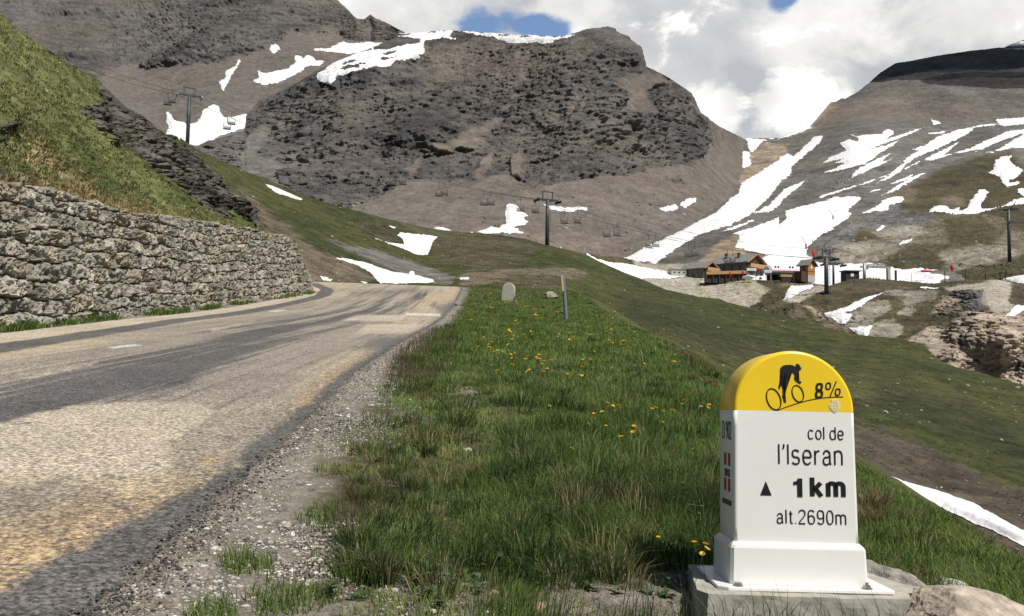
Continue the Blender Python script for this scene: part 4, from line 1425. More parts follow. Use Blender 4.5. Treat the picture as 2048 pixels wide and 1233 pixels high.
# narrow grotesque letters drawn as strokes, x-height 1
def arc(cx, cy, rx, ry, a0, a1, n=18, e=2.35):
    out = []
    for k in range(n + 1):
        t = math.radians(a0 + (a1 - a0) * k / n)
        c, s = math.cos(t), math.sin(t)
        out.append((cx + rx * math.copysign(abs(c) ** (2 / e), c), cy + ry * math.copysign(abs(s) ** (2 / e), s)))
    return out


HC = 1.40
GL = {
    'o': ([arc(.32, .5, .32, .5, 0, 360, 36)], .64), 'c': ([arc(.32, .5, .32, .5, 42, 318, 28)], .60),
    'l': ([[(0, 0), (0, HC)]], 0.0), 'I': ([[(0, 0), (0, HC)]], 0.0), '.': ([[(0, 0), (0, .06)]], 0.0),
    'd': ([arc(.32, .5, .32, .5, 0, 360, 36), [(.64, 0), (.64, HC)]], .64),
    'e': ([arc(.32, .5, .32, .5, 0, 320, 30), [(0.02, .5), (.64, .5)]], .64),
    '\u2019': ([[(.07, HC), (.07, 1.24), (0.0, 1.06)]], .07),
    's': ([arc(.29, .745, .26, .255, 25, 270, 18) + arc(.29, .25, .29, .25, 90, -155, 18)[1:]], .57),
    'r': ([[(0, 0), (0, 1.0)], [(0, .6), (.06, .84), (.20, .96), (.36, .97)]], .34),
    'n': ([[(0, 0), (0, 1.0)], [(0, .55)] + arc(.29, .64, .29, .36, 165, 0, 12) + [(.58, 0)]], .58),
    'm': ([[(0, 0), (0, 1.0)], [(0, .55)] + arc(.25, .66, .25, .34, 165, 0, 12) + [(.50, 0)], [(.50, .55)] + arc(.75, .66, .25, .34, 165, 0, 12) + [(1.0, 0)]], 1.0),
    'a': ([[(.03, .74)] + arc(.28, .70, .25, .30, 160, 0, 12) + [(.53, .16), (.60, .0)], [(.53, .58), (.30, .53)] + arc(.26, .26, .26, .27, 90, 270, 14) + [(.42, .06), (.53, .22)]], .60),
    't': ([[(.15, 1.27), (.15, .18), (.21, .03), (.36, .0)], [(0, 1.0), (.34, 1.0)]], .36),
    'k': ([[(0, 0), (0, HC)], [(.56, 1.0), (.04, .40)], [(.20, .58), (.60, 0)]], .60),
    '2': ([arc(.32, 1.05, .32, .35, 172, -25, 18) + [(.36, .52), (.10, .24), (.0, .0)], [(0, 0), (.64, 0)]], .64),
    '6': ([arc(.33, .42, .32, .42, 0, 360, 30), [(.01, .42), (.01, .92)] + arc(.33, 1.0, .32, .40, 170, 30, 14)], .65),
    '9': ([arc(.32, .98, .32, .42, 0, 360, 30), [(.64, .98), (.64, .48)] + arc(.32, .40, .32, .40, -10, -150, 14)], .65),
    '0': ([arc(.32, .70, .32, .70, 0, 360, 36)], .64),
    '1': ([[(.30, 0), (.30, HC)], [(.30, HC), (.22, 1.16), (0, 1.10)]], .30),
    ' ': ([], .10),
}


def sign_text(name, body, box, mat, parent, sw, gap=.22, y=None, th=0.0025):
    lines, x = [], 0.0
    for ch in body:
        strokes, wdt = GL[ch]
        for s in strokes:
            lines.append([(p[0] + x, p[1]) for p in s])
        x += wdt + gap + sw
    h_ = sw / 2
    quads = []
    for s in lines:
        P_l = [Vector((a, b)) for a, b in s]
        closed = (P_l[0] - P_l[-1]).length < 1e-6
        nn_ = []
        for k in range(len(P_l)):
            if closed and k in (0, len(P_l) - 1):
                a, b = P_l[-2], P_l[1]
            else:
                a, b = P_l[max(k - 1, 0)], P_l[min(k + 1, len(P_l) - 1)]
            d_ = (b - a).normalized()
            nn_.append(Vector((-d_.y, d_.x)) * h_)
        for k in range(len(P_l) - 1):
            quads.append([P_l[k] + nn_[k], P_l[k] - nn_[k], P_l[k + 1] - nn_[k + 1], P_l[k + 1] + nn_[k + 1]])
    xs = [p.x for q in quads for p in q]
    zs_ = [p.y for q in quads for p in q]
    x0, x1, z0, z1 = box
    fx = (x1 - x0) / (max(xs) - min(xs))
    fz = (z1 - z0) / (max(zs_) - min(zs_))
    polys = [[(x0 + (p.x - min(xs)) * fx, z0 + (p.y - min(zs_)) * fz) for p in q] for q in quads]
    return flat_mesh(name, polys, mat, parent, y=y, th=th)


sign_text('lettering', 'col de', boxc(588, 410, 743, 467), ms_black, ms, .12)
sign_text('lettering', "l\u2019Iseran", boxc(458, 490, 736, 581), ms_black, ms, .115)
flat_mesh('lettering', [[zc(*q) for q in [(540, 640), (559, 640), (559, 721), (538, 721), (538, 667), (521, 667), (521, 655), (530, 653), (537, 648)][::-1]]], ms_black, ms)
sign_text('lettering', 'km', boxc(592, 637, 745, 724), ms_black, ms, .30, gap=.16)
sign_text('lettering', 'alt.2690m', boxc(447, 778, 744, 842), ms_black, ms, .115)
flat_mesh('triangle_mark', [[zc(402, 652), zc(378, 713), zc(426, 714)]], ms_black, ms)

# cyclist emblem
rider = [(1165, 180), (1195, 169), (1220, 185), (1235, 222), (1232, 248), (1224, 256), (1226, 240), (1222, 222), (1218, 262), (1200, 268), (1185, 285), (1182, 320), (1170, 368), (1192, 396), (1206, 412), (1226, 408), (1229, 430), (1215, 448), (1196, 436), (1160, 408), (1140, 380), (1146, 322), (1115, 285), (1097, 262), (1088, 292), (1086, 345), (1078, 392), (1055, 450), (1038, 490), (1028, 540), (1020, 600), (1026, 640), (1016, 655), (1027, 697), (1018, 702), (1000, 684), (986, 632), (977, 606), (990, 590), (985, 540), (985, 490), (1014, 450), (1026, 395), (1036, 330), (1024, 305), (1008, 330), (1006, 376), (990, 412), (968, 458), (942, 528), (935, 480), (946, 430), (976, 368), (985, 345), (965, 310), (957, 262), (963, 230), (990, 202), (1035, 188), (1090, 187), (1130, 198), (1150, 214), (1163, 206)]
flat_mesh('rider', [[za(*p) for p in rider[::-1]]], ms_black, ms)
flat_mesh('helmet_stripe', [[za(*p) for p in [(1178, 172), (1200, 172), (1222, 195), (1230, 228), (1226, 232), (1214, 200), (1196, 180)]]], ms_pale, ms, th=0.0035)


def ring_poly(cx, cy, a, b2, rot, wd):
    out = []
    inn = []
    for k in range(56):
        t = 2 * math.pi * k / 56
        c, s = math.cos(rot), math.sin(rot)
        for lst, q in ((out, 0), (inn, wd)):
            ex, ey = (b2 - q) * math.cos(t), (a - q) * math.sin(t)
            lst.append(za(cx + ex * c - ey * s, cy + ex * s + ey * c))
    return [[out[k], out[(k + 1) % 56], inn[(k + 1) % 56], inn[k]] for k in range(56)]


flat_mesh('wheel', ring_poly(868, 652, 153, 93, -0.30, 13), ms_black, ms)
flat_mesh('wheel', ring_poly(1182, 577, 120, 76, -0.28, 12), ms_black, ms)
rl = [(905, 797), (945, 788), (985, 770), (1085, 733), (1200, 697), (1300, 668), (1400, 646), (1500, 631), (1600, 622), (1690, 618), (1770, 617)]
flat_mesh('slope_line', [[za(*rl[k]), za(*rl[k + 1]), za(rl[k + 1][0], rl[k + 1][1] + 9), za(rl[k][0], rl[k][1] + 9)] for k in range(len(rl) - 1)], ms_black, ms, th=0.002)


def boxa(x0, y0, x1, y1):
    a, b2 = za(x0, y0), za(x1, y1)
    m_ = za((x0 + x1) / 2, y0), za((x0 + x1) / 2, y1)
    return a[0], b2[0], m_[1][1], m_[0][1]




def o_poly(cx, cy, a, b2, wd, sh):
    o_, i_ = [], []
    for k in range(32):
        t = 2 * math.pi * k / 32
        q = abs(math.sin(t)) ** 0.75 * (1 if math.sin(t) > 0 else -1)
        p = abs(math.cos(t)) ** 0.75 * (1 if math.cos(t) > 0 else -1)
        o_.append(za(cx + b2 * p - sh * q, cy + a * q))
        i_.append(za(cx + (b2 - wd) * p - sh * q, cy + (a - wd) * q))
    return [[o_[k], o_[(k + 1) % 32], i_[(k + 1) % 32], i_[k]] for k in range(32)]


flat_mesh('lettering', o_poly(1462, 488, 56, 47, 27, 5) + o_poly(1457, 586, 58, 52, 28, 5), ms_black, ms)
flat_mesh('lettering', o_poly(1579, 475, 50, 36, 15, 4) + o_poly(1700, 556, 50, 37, 15, 4) + [[za(1678, 410), za(1693, 410), za(1604, 622), za(1588, 624)]], ms_black, ms)
# shield sticker
sh_ = [(1612, 660), (1640, 656), (1672, 656), (1700, 660), (1704, 690), (1728, 720), (1730, 745), (1718, 782), (1690, 815), (1655, 842), (1618, 812), (1592, 780), (1582, 745), (1584, 722), (1607, 692)]
shield = flat_mesh('shield_sticker', [[za(*p) for p in sh_[::-1]]], ms_pale, ms, th=0.002)
text_mesh('lettering', 'HZ', boxa(1616, 672, 1698, 710), ms_stk2, shield, th=0.003)
ln = []
for k, (xa_, xb_) in enumerate(((1596, 1716), (1594, 1718), (1600, 1712), (1612, 1700), (1630, 1684))):
    yy_ = 726 + k * 20
    for q in range(6):
        xa2, xb2 = xa_ + (xb_ - xa_) * q / 6, xa_ + (xb_ - xa_) * (q + 0.72) / 6
        dy = 6 * (q % 2)
        ln.append([za(xa2, yy_ + dy), za(xb2, yy_ + 6 - dy), za(xb2, yy_ + 11 - dy), za(xa2, yy_ + 5 + dy)])
flat_mesh('sticker_print', ln, ms_stk2, shield, th=0.003)


# left side markings: built as front markings, then turned onto the left side
def to_side(o, lean=math.atan2(HW0 - HW1, ZB - ZP)):
    me = o.data
    co = np.zeros(len(me.vertices) * 3)
    me.vertices.foreach_get('co', co)
    co = co.reshape(-1, 3)
    # x on the drawing runs 0..1 from the back edge to the front edge
    hw = HW0 + (HW1 - HW0) * (co[:, 2] - ZP) / (ZB - ZP)
    out = np.stack([-hw + (co[:, 1] + 0.0), Y0 + DEP * (1 - co[:, 0]), co[:, 2]], -1)
    me.vertices.foreach_set('co', out.ravel())
    bm = bmesh.new()
    bm.from_mesh(me)
    bmesh.ops.recalc_face_normals(bm, faces=bm.faces)
    bm.to_mesh(me)
    bm.free()


def zs(y):        # height on the side from enlarged view (scale 6.49 from y 840)
    return (1166 - (840 + y / 6.49)) / SM * 1.015 - 0.012


to_side(text_mesh('side_lettering', 'D 902', (0.24, 0.84, zs(300), zs(55)), ms_grey, ms, y=0, th=0.002, bold=-0.01))
for x0_, x1_ in ((0.36, 0.50), (0.63, 0.76)):
    for za_, zb_ in ((640, 478), (972, 808)):
        to_side(flat_mesh('red_bar', [[(x0_, zs(za_)), (x1_, zs(za_)), (x1_, zs(zb_)), (x0_, zs(zb_))]], ms_red, ms, y=0, th=0.002))
to_side(text_mesh('side_lettering', 'SAVOIE', (0.38, 0.76, zs(785), zs(685)), ms_grey, ms, y=0, th=0.002))
lp = []
for k in range(10):                 # a line of print too small to read
    a_x = 0.24 + k * 0.062
    top_z, bot_z = zs(1085), zs(1148)
    lp += [[(a_x, bot_z), (a_x + 0.016, bot_z), (a_x + 0.016, top_z), (a_x, top_z)], [(a_x + 0.03, bot_z), (a_x + 0.046, bot_z), (a_x + 0.046, top_z), (a_x + 0.03, top_z)]]
    zz_ = (top_z, bot_z, (top_z + bot_z) / 2)[k % 3]
    lp.append([(a_x + 0.016, zz_ - 0.002), (a_x + 0.03, zz_ - 0.002), (a_x + 0.03, zz_ + 0.002), (a_x + 0.016, zz_ + 0.002)])
to_side(flat_mesh('small_print', lp, ms_grey, ms, y=0, th=0.002))

# ------------------------------------------------------------------ concrete slab under the milestone
m = bmesh.new()
out8 = [(-0.395, -0.115), (-0.2, -0.12), (0.1, -0.118), (0.35, -0.112), (0.50, -0.105), (0.53, 0.10), (0.47, 0.30), (0.45, 0.48), (0.0, 0.50), (-0.35, 0.47), (-0.38, 0.25), (-0.425, -0.05)]
top_ = [m.verts.new((x_, y_, -0.0165)) for x_, y_ in out8]
ftop = m.faces.new(top_)
r = bmesh.ops.extrude_face_region(m, geom=[ftop])
for vv in [g for g in r['geom'] if isinstance(g, bmesh.types.BMVert)]:
    vv.co.z -= 0.26
    vv.co.x *= 1.03
bmesh.ops.recalc_face_normals(m, faces=m.faces)
bmesh.ops.subdivide_edges(m, edges=m.edges[:], cuts=14, use_grid_fill=True)
bmesh.ops.triangulate(m, faces=[f_ for f_ in m.faces if len(f_.verts) > 4])
bmesh.ops.subdivide_edges(m, edges=[e_ for e_ in m.edges if e_.calc_length() > 0.04], cuts=1)
co = np.array([v_.co for v_ in m.verts])
nn = fbm(co * 9, 4, 3)
n_h = fbm(co * 34 + 0.8 * nn[:, None], 4, 8)
for k, v_ in enumerate(m.verts):
    s_ = 1.0 if v_.co.z < -0.03 else 0.25
    v_.co.y += 0.010 * nn[k] * s_ + (0.010 * sstep(0.5, 0.75, n_h[k]) if v_.co.y < -0.09 and v_.co.z < -0.03 else 0)
    v_.co.x += 0.008 * nn[k] * s_
    v_.co.z += 0.004 * nn[k] - (0.004 if s_ < 1 else 0) * (abs(nn[k]))
me = bpy.data.meshes.new('concrete_slab')
m.to_mesh(me)
m.free()
me.materials.append(concrete)
slab = bpy.data.objects.new('concrete_slab', me)
COL.objects.link(slab)
slab.location = base_pt
slab.rotation_euler = (-math.radians(3.4), math.radians(0.6), math.radians(-0.5))
tag(slab, 'rough grey concrete slab carrying the white and yellow milestone', 'slab')


# ------------------------------------------------------------------ boulders and stones
def boulder(name, loc, size, rot, seed, col1, col2, label, cat, cuts=7, sub=5, group=None, rough=0.10, detail=True):
    bm = bmesh.new()
    bmesh.ops.create_icosphere(bm, subdivisions=sub, radius=1.0)
    co = np.array([v_.co for v_ in bm.verts])
    rg = np.random.default_rng(seed)
    for k in range(cuts):
        n_ = rg.normal(size=3)
        n_ /= np.linalg.norm(n_)
        h = 0.45 + 0.4 * rg.random()
        dd = co @ n_ - h
        co = co - np.maximum(dd, 0)[:, None] * n_ * 0.93
    a = fbm(co * 1.6 + seed, 4, seed % 50)
    b2 = ridged(co * 3.5 + seed, 4, seed % 37)
    co = co * (1 + rough * 1.2 * a + rough * 0.8 * (b2 - 0.5))[:, None]
    tt_ = np.clip(0.5 + 0.8 * a + 0.5 * fbm(co * 7 + seed, 4, 5), 0, 1)[:, None]
    cc = np.array(col1) * (1 - tt_) + np.array(col2) * tt_
    co = co * np.array(size)
    me_ = bpy.data.meshes.new(name)
    fs = np.array([[v_.index for v_ in f_.verts] for f_ in bm.faces])
    bm.free()
    o = mesh_np(name, co, fs, MT['rock'] if detail else MT['pebble'], cc, smooth=False)
    o.location = loc
    o.rotation_euler = rot
    return tag(o, label, cat, group)


def stone_at(px, py, w_px, ratio, name, label, seed, col1=(0.30, 0.28, 0.24), col2=(0.55, 0.53, 0.48), Y=None, sink=0.25, cat='stone', **kw):
    p = hit(px, py) if Y is None else at(px, py, Y)
    r_ = w_px / 2 / F_PX * p[1]
    rg = np.random.default_rng(seed)
    return boulder(name, (p[0], p[1] + r_ * 0.4, p[2] + r_ * ratio * (1 - sink * 2)), (r_, r_ * 0.8, r_ * ratio), (rg.uniform(-.2, .2), rg.uniform(-.2, .2), rg.uniform(-1, 1)), seed, col1, col2, label, cat, sub=4, **kw)


p = at(1802, 1178, 3.72)
boulder('boulder', (p[0] + 0.02, p[1] + 0.12, p[2] - 0.08), (0.30, 0.17, 0.135), (0.1, 0.42, -0.15), 21, (0.18, 0.17, 0.16), (0.42, 0.37, 0.32), 'sloping grey and pinkish boulder behind the right end of the concrete slab', 'boulder', sub=5)
p = at(1960, 1233, 3.05)
boulder('boulder', (p[0] - 0.01, p[1] + 0.05, p[2] - 0.035), (0.33, 0.24, 0.115), (0.0, 0.10, 0.1), 33, (0.26, 0.22, 0.175), (0.50, 0.42, 0.34), 'large flat tan boulder at the lower right corner beside the slab', 'boulder', sub=5)
p = at(1915, 1178, 4.0)
boulder('boulder', (p[0], p[1] + 0.05, p[2] - 0.03), (0.11, 0.09, 0.08), (0.2, 0.3, 0.4), 47, (0.30, 0.31, 0.30), (0.52, 0.53, 0.51), 'small pale grey boulder in the grass behind the flat tan boulder', 'boulder', sub=4)
stone_at(1080, 1228, 36, 0.75, 'stone', 'pinkish stone at the bottom edge left of the slab', 61, (0.26, 0.17, 0.11), (0.45, 0.30, 0.21))
stone_at(727, 1092, 34, 0.45, 'stone', 'flat white stone among short grass right of the gravel', 62, (0.5, 0.48, 0.42), (0.7, 0.68, 0.62))
stone_at(757, 1133, 20, 0.85, 'stone', 'small upright pale stone just below the flat white stone', 63, (0.5, 0.48, 0.42), (0.7, 0.68, 0.6))
stone_at(575, 1058, 20, 0.9, 'stone', 'pale tan stone lying on the gravel strip', 64, (0.36, 0.30, 0.23), (0.52, 0.44, 0.36))
stone_at(583, 1072, 13, 0.8, 'stone', 'small white stone right beside the tan one on the gravel', 65, (0.55, 0.53, 0.5), (0.72, 0.7, 0.66))
stone_at(935, 905, 22, 0.5, 'stone', 'pale flat stone half hidden in the verge grass', 66, (0.4, 0.39, 0.36), (0.6, 0.58, 0.54))
stone_at(1103, 598, 38, 0.55, 'boulder', 'pale grey boulder behind the rounded white kilometre stone', 67, (0.14, 0.125, 0.10), (0.28, 0.25, 0.2), cat='boulder')
stone_at(1115, 1168, 30, 0.5, 'stone', 'flat brown stone on the bare soil near the slab', 68, (0.2, 0.16, 0.12), (0.36, 0.3, 0.24))
stone_at(988, 1190, 22, 0.7, 'stone', 'small pinkish stone in the grass near the bottom edge', 69, (0.3, 0.2, 0.14), (0.5, 0.36, 0.27))
stone_at(1893, 985, 12, 0.8, 'stone', 'grey stone on the bank to the right of the milestone', 70, (0.3, 0.3, 0.26), (0.5, 0.5, 0.45), Y=6.5) if False else None

# ------------------------------------------------------------------ old kilometre stone and marker post further along
km_mat = mat_plain('weathered_limewash', (0.46, 0.44, 0.37), 0.9, 0, 0.22, 9, 0.2, 0.004)
p = hit(1014, 603, 20)
q0 = at(1014, 600, p[1])
hgt = (600 - 561) / F_PX * p[1]
hw_ = 12.6 / F_PX * p[1]
ks = empty('kilometre_stone', (p[0], p[1], p[2] - 0.05), 0.0, 'old plain pale kilometre stone with a rounded top standing in the verge', 'milestone')
ks.rotation_euler = (0, math.radians(5), math.radians(-14))
ring, nr = [], []
for z_ in (0, 0.5 * hgt):
    ring.append((hw_, z_))
    nr.append((1, 0))
for k in range(25):
    a = math.pi * k / 24
    ring.append((hw_ * math.cos(a), hgt - hw_ + hw_ * math.sin(a)))
    nr.append((math.cos(a), math.sin(a)))
ring += [(-hw_, 0.5 * hgt), (-hw_, 0)]
nr += [(-1, 0), (-1, 0)]
prism('face', ring, nr, 0, hw_ * 0.75, 0.03, km_mat, ks)

post_mat = mat_plain('galvanised_post', (0.20, 0.22, 0.25), 0.5, 0.3, 0.15, 20, 0.4)
post_tip = mat_plain('post_reflector', (0.52, 0.43, 0.26), 0.6, 0, 0.2, 20, 0.3)
p = hit(1133, 640, 5)
mp_ = empty('marker_post', (p[0], p[1], p[2]), 0, 'thin grey metal snow marker post leaning left in the verge', 'post')
q1 = at(1126, 548, p[1]) - p
pw = 3.6 / F_PX * p[1]
MB().tube([(0, 0, -0.2), (q1[0], 0, q1[2])], pw, 10).build('pole', post_mat, mp_)
t0_ = 0.62
MB().box(-pw * 0.9, pw * 0.1, -pw * 1.15, -pw * 0.9, 0, q1[2] * 0.36).build('reflector_strip', post_tip, mp_)
mp_.children[1].location = (q1[0] * t0_ + pw * -0.35, 0, q1[2] * t0_)
mp_.children[1].rotation_euler = (0, math.atan2(q1[0], q1[2]), 0)
# ------------------------------------------------------------------ chairlift
lift_steel = mat_plain('lift_steel', (0.075, 0.082, 0.085), 0.55, 0.4, 0.25, 2.0, 0.4)
lift_pale = mat_plain('lift_galvanised', (0.36, 0.37, 0.36), 0.5, 0.5, 0.2, 4.0, 0.4)
lift_dark = mat_plain('lift_black', (0.02, 0.02, 0.021), 0.6, 0, 0.2, 4.0, 0.3)
chair_grey = mat_plain('chair_steel', (0.085, 0.083, 0.078), 0.5, 0.3, 0.15, 4.0, 0.4)


def pylon(px, py_base, py_top, Y, yaw, label, arm=2.55, gantry=True, r=0.42, hidden=0.0, tilt=0.0, name='lift_pylon', pale=False):
    b_ = at(px, py_base, Y)
    t_ = at(px, py_top, Y)
    h = t_[2] - b_[2]
    o = empty(name, (b_[0], b_[1], b_[2] - hidden), yaw, label, 'lift pylon', 'chairlift pylons')
    H = h + hidden
    hm = H - (1.75 if gantry else 0.6)
    MB().tube([(0, 0, -1.0), (0, 0, H * 0.5), (0, 0, hm)], [r, r * 0.92, r * 0.82], 14).build('mast', lift_steel, o, smooth=True)
    m_ = MB()
    m_.box(-arm, arm, -0.17, 0.17, hm - 0.05, hm + 0.27)
    m_.box(-arm * 0.5, arm * 0.5, -0.13, 0.13, hm - 0.28, hm - 0.053)
    m_.build('crossarm', lift_steel, o)
    for s in (-1, 1):
        m_ = MB()
        m_.box(s * arm - 0.1, s * arm + 0.1, -1.3, 1.3, hm - 0.28, hm - 0.055)
        for k in range(6):
            yk = -1.15 + k * 0.46
            m_.tube([(s * arm - 0.07, yk, hm - 0.38), (s * arm + 0.07, yk, hm - 0.38)], 0.19, 12)
        m_.build('sheave_train', lift_pale if pale else lift_steel, o)
    if gantry:
        m_ = MB()
        for s in (-1, 1):
            m_.box(s * 1.15 - 0.09, s * 1.15 + 0.09, -0.09, 0.09, hm + 0.275, H - 0.12)
        m_.box(-1.45, 1.45, -0.11, 0.11, H - 0.118, H + 0.05)
        m_.build('work_gantry', lift_steel, o)
        m_ = MB()
        for k in range(9):
            z_ = 0.8 + k * (hm - 1) / 9
            m_.box(0.28, 0.32, -r * 1.5, -r * 0.8, z_, z_ + 0.05)
        m_.box(0.25, 0.28, -r * 1.5, -r * 1.42, 0.4, hm)
        m_.box(0.32, 0.35, -r * 1.5, -r * 1.42, 0.4, hm)
        m_.build('ladder', lift_steel, o)
    bpy.context.view_layer.update()
    ca, sa = math.cos(yaw), math.sin(yaw)
    L_ = lambda x_, z_: np.array([b_[0] + ca * x_, b_[1] + sa * x_, b_[2] - hidden + z_])
    return o, L_(-arm, hm - 0.2), L_(arm, hm - 0.2), L_(0, H)


YAW = math.radians(28)
P1 = pylon(375, 284, 176, 178, YAW, 'grey lift pylon seen against the snow patch above the left cliff', hidden=3, pale=True)
P2 = pylon(1094, 494, 384, 165, YAW, 'grey lift pylon on the crest of the green hillside above the road', hidden=0.4)
P3 = pylon(1653, 592, 500, 178, YAW * 0.9, 'grey lift pylon below the wooden hut at the ski station', hidden=0.4, r=0.5)
P4 = pylon(1667, 568, 524, 205, YAW * 0.5, 'short lift pylon behind the taller one near the ski station', arm=2.9, gantry=False, r=0.3, hidden=0.3)
P5 = pylon(2019, 516, 416, 232, math.radians(-30), 'dark lift pylon on the rocky knoll at the right edge', arm=2.6, gantry=False, r=0.5, hidden=0.3, pale=True)
m_ = MB()
for s in (-1, 1):
    m_.tube([(s * 0.4, 0, 0), (s * 1.9, 0, 2.0)], 0.1, 6)
up_ = m_.build('lifting_frame', lift_steel, P5[0])
up_.location = (0, 0, P5[3][2] - P5[0].location.z - 0.4)

cable_m = mat_plain('steel_cable', (0.045, 0.043, 0.042), 0.6, 0.3, 0.1, 1.0, 0.3)


def cable_pts(a, b_, sag, n=40):
    t = np.linspace(0, 1, n)[:, None]
    p_ = a * (1 - t) + b_ * t
    p_[:, 2] -= sag * 4 * t[:, 0] * (1 - t[:, 0])
    return p_


def cable(pts, r, label):
    m_ = MB().tube(pts, r, 5)
    o = m_.build('lift_cable', cable_m, None, smooth=True)
    return tag(o, label, 'cable', 'chairlift cables')


P0 = [at(150, 95 + k, 215) for k in (32, 18)] + [at(160, 108, 215)]
ends = [P4[1], P4[2]]
near_, far_ = [], []
for k, lst in ((1, near_), (2, far_)):
    a0 = P0[k - 1]
    lst.append(cable_pts(a0, P1[k], 0.8))
    lst.append(cable_pts(P1[k], P2[k], 3.2, 90))
    lst.append(cable_pts(P2[k], P3[k], 2.6, 80))
    lst.append(cable_pts(P3[k], P4[k], 0.2, 8))
near_c, far_c = np.concatenate(near_), np.concatenate(far_)
cable(near_c, 0.038, 'nearer haul cable of the chairlift carrying the row of empty chairs')
cable(far_c, 0.038, 'farther haul cable of the chairlift running beside the nearer one')
comm = np.concatenate([cable_pts(P0[2] + np.array([0, 0, 3.0]), P1[3], 0.6), cable_pts(P1[3], P2[3], 3.4, 60), cable_pts(P2[3], P3[3], 2.4, 50)])
cable(comm, 0.028, 'thin signal cable strung over the tops of the lift pylons')
st_c = at(1735, 540, 205)
up1 = cable_pts(at(1740, 531, 207), P5[1], 0.8, 40)
up2 = cable_pts(at(1770, 533, 206), P5[2], 0.8, 40)
cable(up1, 0.032, 'left haul cable rising from the station to the pylon on the rocky knoll')
cable(up2, 0.032, 'right haul cable rising from the station to the pylon on the rocky knoll')


def make_chair():
    o = empty('lift_chair', (0, 0, 0), 0, '', 'lift chair', 'empty chairs hanging on the chairlift')
    MB().tube([(0, 0, 0.05), (0, 0, -0.5), (0, 0.12, -1.15), (0, 0.05, -1.45)], 0.055, 6).build('hanger', chair_grey, o)
    m_ = MB()
    for s in (-0.78, 0.78):
        m_.tube([(0, 0.05, -1.4), (s * 0.55, 0.02, -1.5), (s, 0.0, -1.7), (s, 0.12, -2.4), (s, 0.1, -2.85), (s, -0.42, -2.95)], 0.04, 6)
    m_.build('frame', chair_grey, o)
    m_ = MB()
    m_.box(-0.8, 0.8, -0.45, 0.1, -2.95, -2.84)
    m_.build('seat', lift_dark, o)
    m_ = MB()
    for k in range(3):
        m_.box(-0.78, 0.78, 0.10, 0.14, -2.35 - k * 0.17, -2.24 - k * 0.17)
    m_.build('backrest', chair_grey, o)
    m_ = MB()
    m_.tube([(-0.7, 0.0, -1.75), (-0.7, 0.55, -1.95), (0.7, 0.55, -1.95), (0.7, 0.0, -1.75)], 0.03, 5)
    m_.build('safety_bar', chair_grey, o)
    return o


chair0 = make_chair()
first = True


def hang(cab, px, label, yaw):
    global first
    X_, _ = proj(cab)
    k = int(np.argmin(np.abs(X_ - px)))
    k = min(max(k, 0), len(cab) - 2)
    # exact place along the cable
    o = chair0 if first else copy_tree(chair0)
    first = False
    j = k + 1 if k + 1 < len(cab) else k - 1
    t = (px - X_[k]) / (X_[j] - X_[k]) if abs(X_[j] - X_[k]) > 1e-6 else 0
    p_ = cab[k] + (cab[j] - cab[k]) * max(min(t, 1), -1)
    o.location = p_
    o.rotation_euler = (0, 0, yaw)
    o['label'] = label
    return o


cy = math.radians(18)
hang(near_c, 336, 'lift chair hanging just left of the pylon above the left cliff, lower of that pair', cy)
hang(far_c, 345, 'lift chair hanging just left of the pylon above the left cliff, upper of that pair', cy)
hang(near_c, 455, 'lift chair in front of the left snow patch, lower of the pair there', cy)
hang(far_c, 464, 'lift chair in front of the left snow patch, upper of the pair there', cy)
hang(near_c, 786, 'single lift chair at the foot of the dark cliff, nearest the green hillside', cy)
hang(far_c, 806, 'tilted lift chair against the grey scree, second from the foot of the dark cliff', cy)
hang(near_c, 878, 'lower lift chair of the pair against scree midway along the span', cy)
hang(far_c, 889, 'upper lift chair of the pair against scree midway along the span', cy)
hang(near_c, 968, 'lower lift chair of the pair left of the triangular snow patch', cy)
hang(far_c, 982, 'upper lift chair of the pair left of the triangular snow patch', cy)
hang(near_c, 1041, 'left lift chair of the pair close to the hillside pylon, over the snow patch', cy)
hang(far_c, 1071, 'right lift chair of the pair close to the hillside pylon', cy)
hang(near_c, 1129, 'left lift chair of the pair just right of the hillside pylon', cy)
hang(far_c, 1155, 'right lift chair of the pair just right of the hillside pylon', cy)
hang(near_c, 1214, 'left lift chair of the pair hanging over the brown scree', cy)
hang(far_c, 1234, 'right lift chair of the pair hanging over the brown scree', cy)
hang(near_c, 1298, 'left lift chair of the pair above the start of the long snow tongue', cy)
hang(far_c, 1312, 'right lift chair of the pair above the start of the long snow tongue', cy)
hang(near_c, 1377, 'left lift chair of the pair above the chalet on the left', cy)
hang(far_c, 1390, 'right lift chair of the pair above the chalet on the left', cy)
hang(near_c, 1455, 'left lift chair of the pair above the larger chalet roof', cy)
hang(far_c, 1466, 'right lift chair of the pair above the larger chalet roof', cy)
hang(up1, 1834, 'lift chair hanging in front of the rocky knoll', -cy)
# ------------------------------------------------------------------ ski station
stone_m = mat_plain('chalet_stone', (0.155, 0.145, 0.125), 0.9, 0, 0.4, 1.6, 0.2, 0.05)
wood_d = mat_plain('dark_timber', (0.085, 0.050, 0.030), 0.75, 0, 0.3, 2.5, 0.3)
wood_o = mat_plain('orange_timber', (0.40, 0.175, 0.06), 0.7, 0, 0.2, 2.5, 0.3)
wood_t = mat_plain('tan_timber', (0.42, 0.26, 0.12), 0.7, 0, 0.25, 2.5, 0.3)
roof_m = mat_plain('stone_tile_roof', (0.20, 0.195, 0.18), 0.85, 0, 0.3, 1.2, 0.2, 0.05)
glass = mat_plain('dark_window', (0.02, 0.025, 0.03), 0.15, 0, 0.1, 1, 0.6)
red_m = mat_plain('red_padding', (0.52, 0.02, 0.02), 0.6, 0, 0.15, 2, 0.3)
white_m = mat_plain('white_panel', (0.74, 0.75, 0.76), 0.5, 0, 0.05, 2, 0.4)
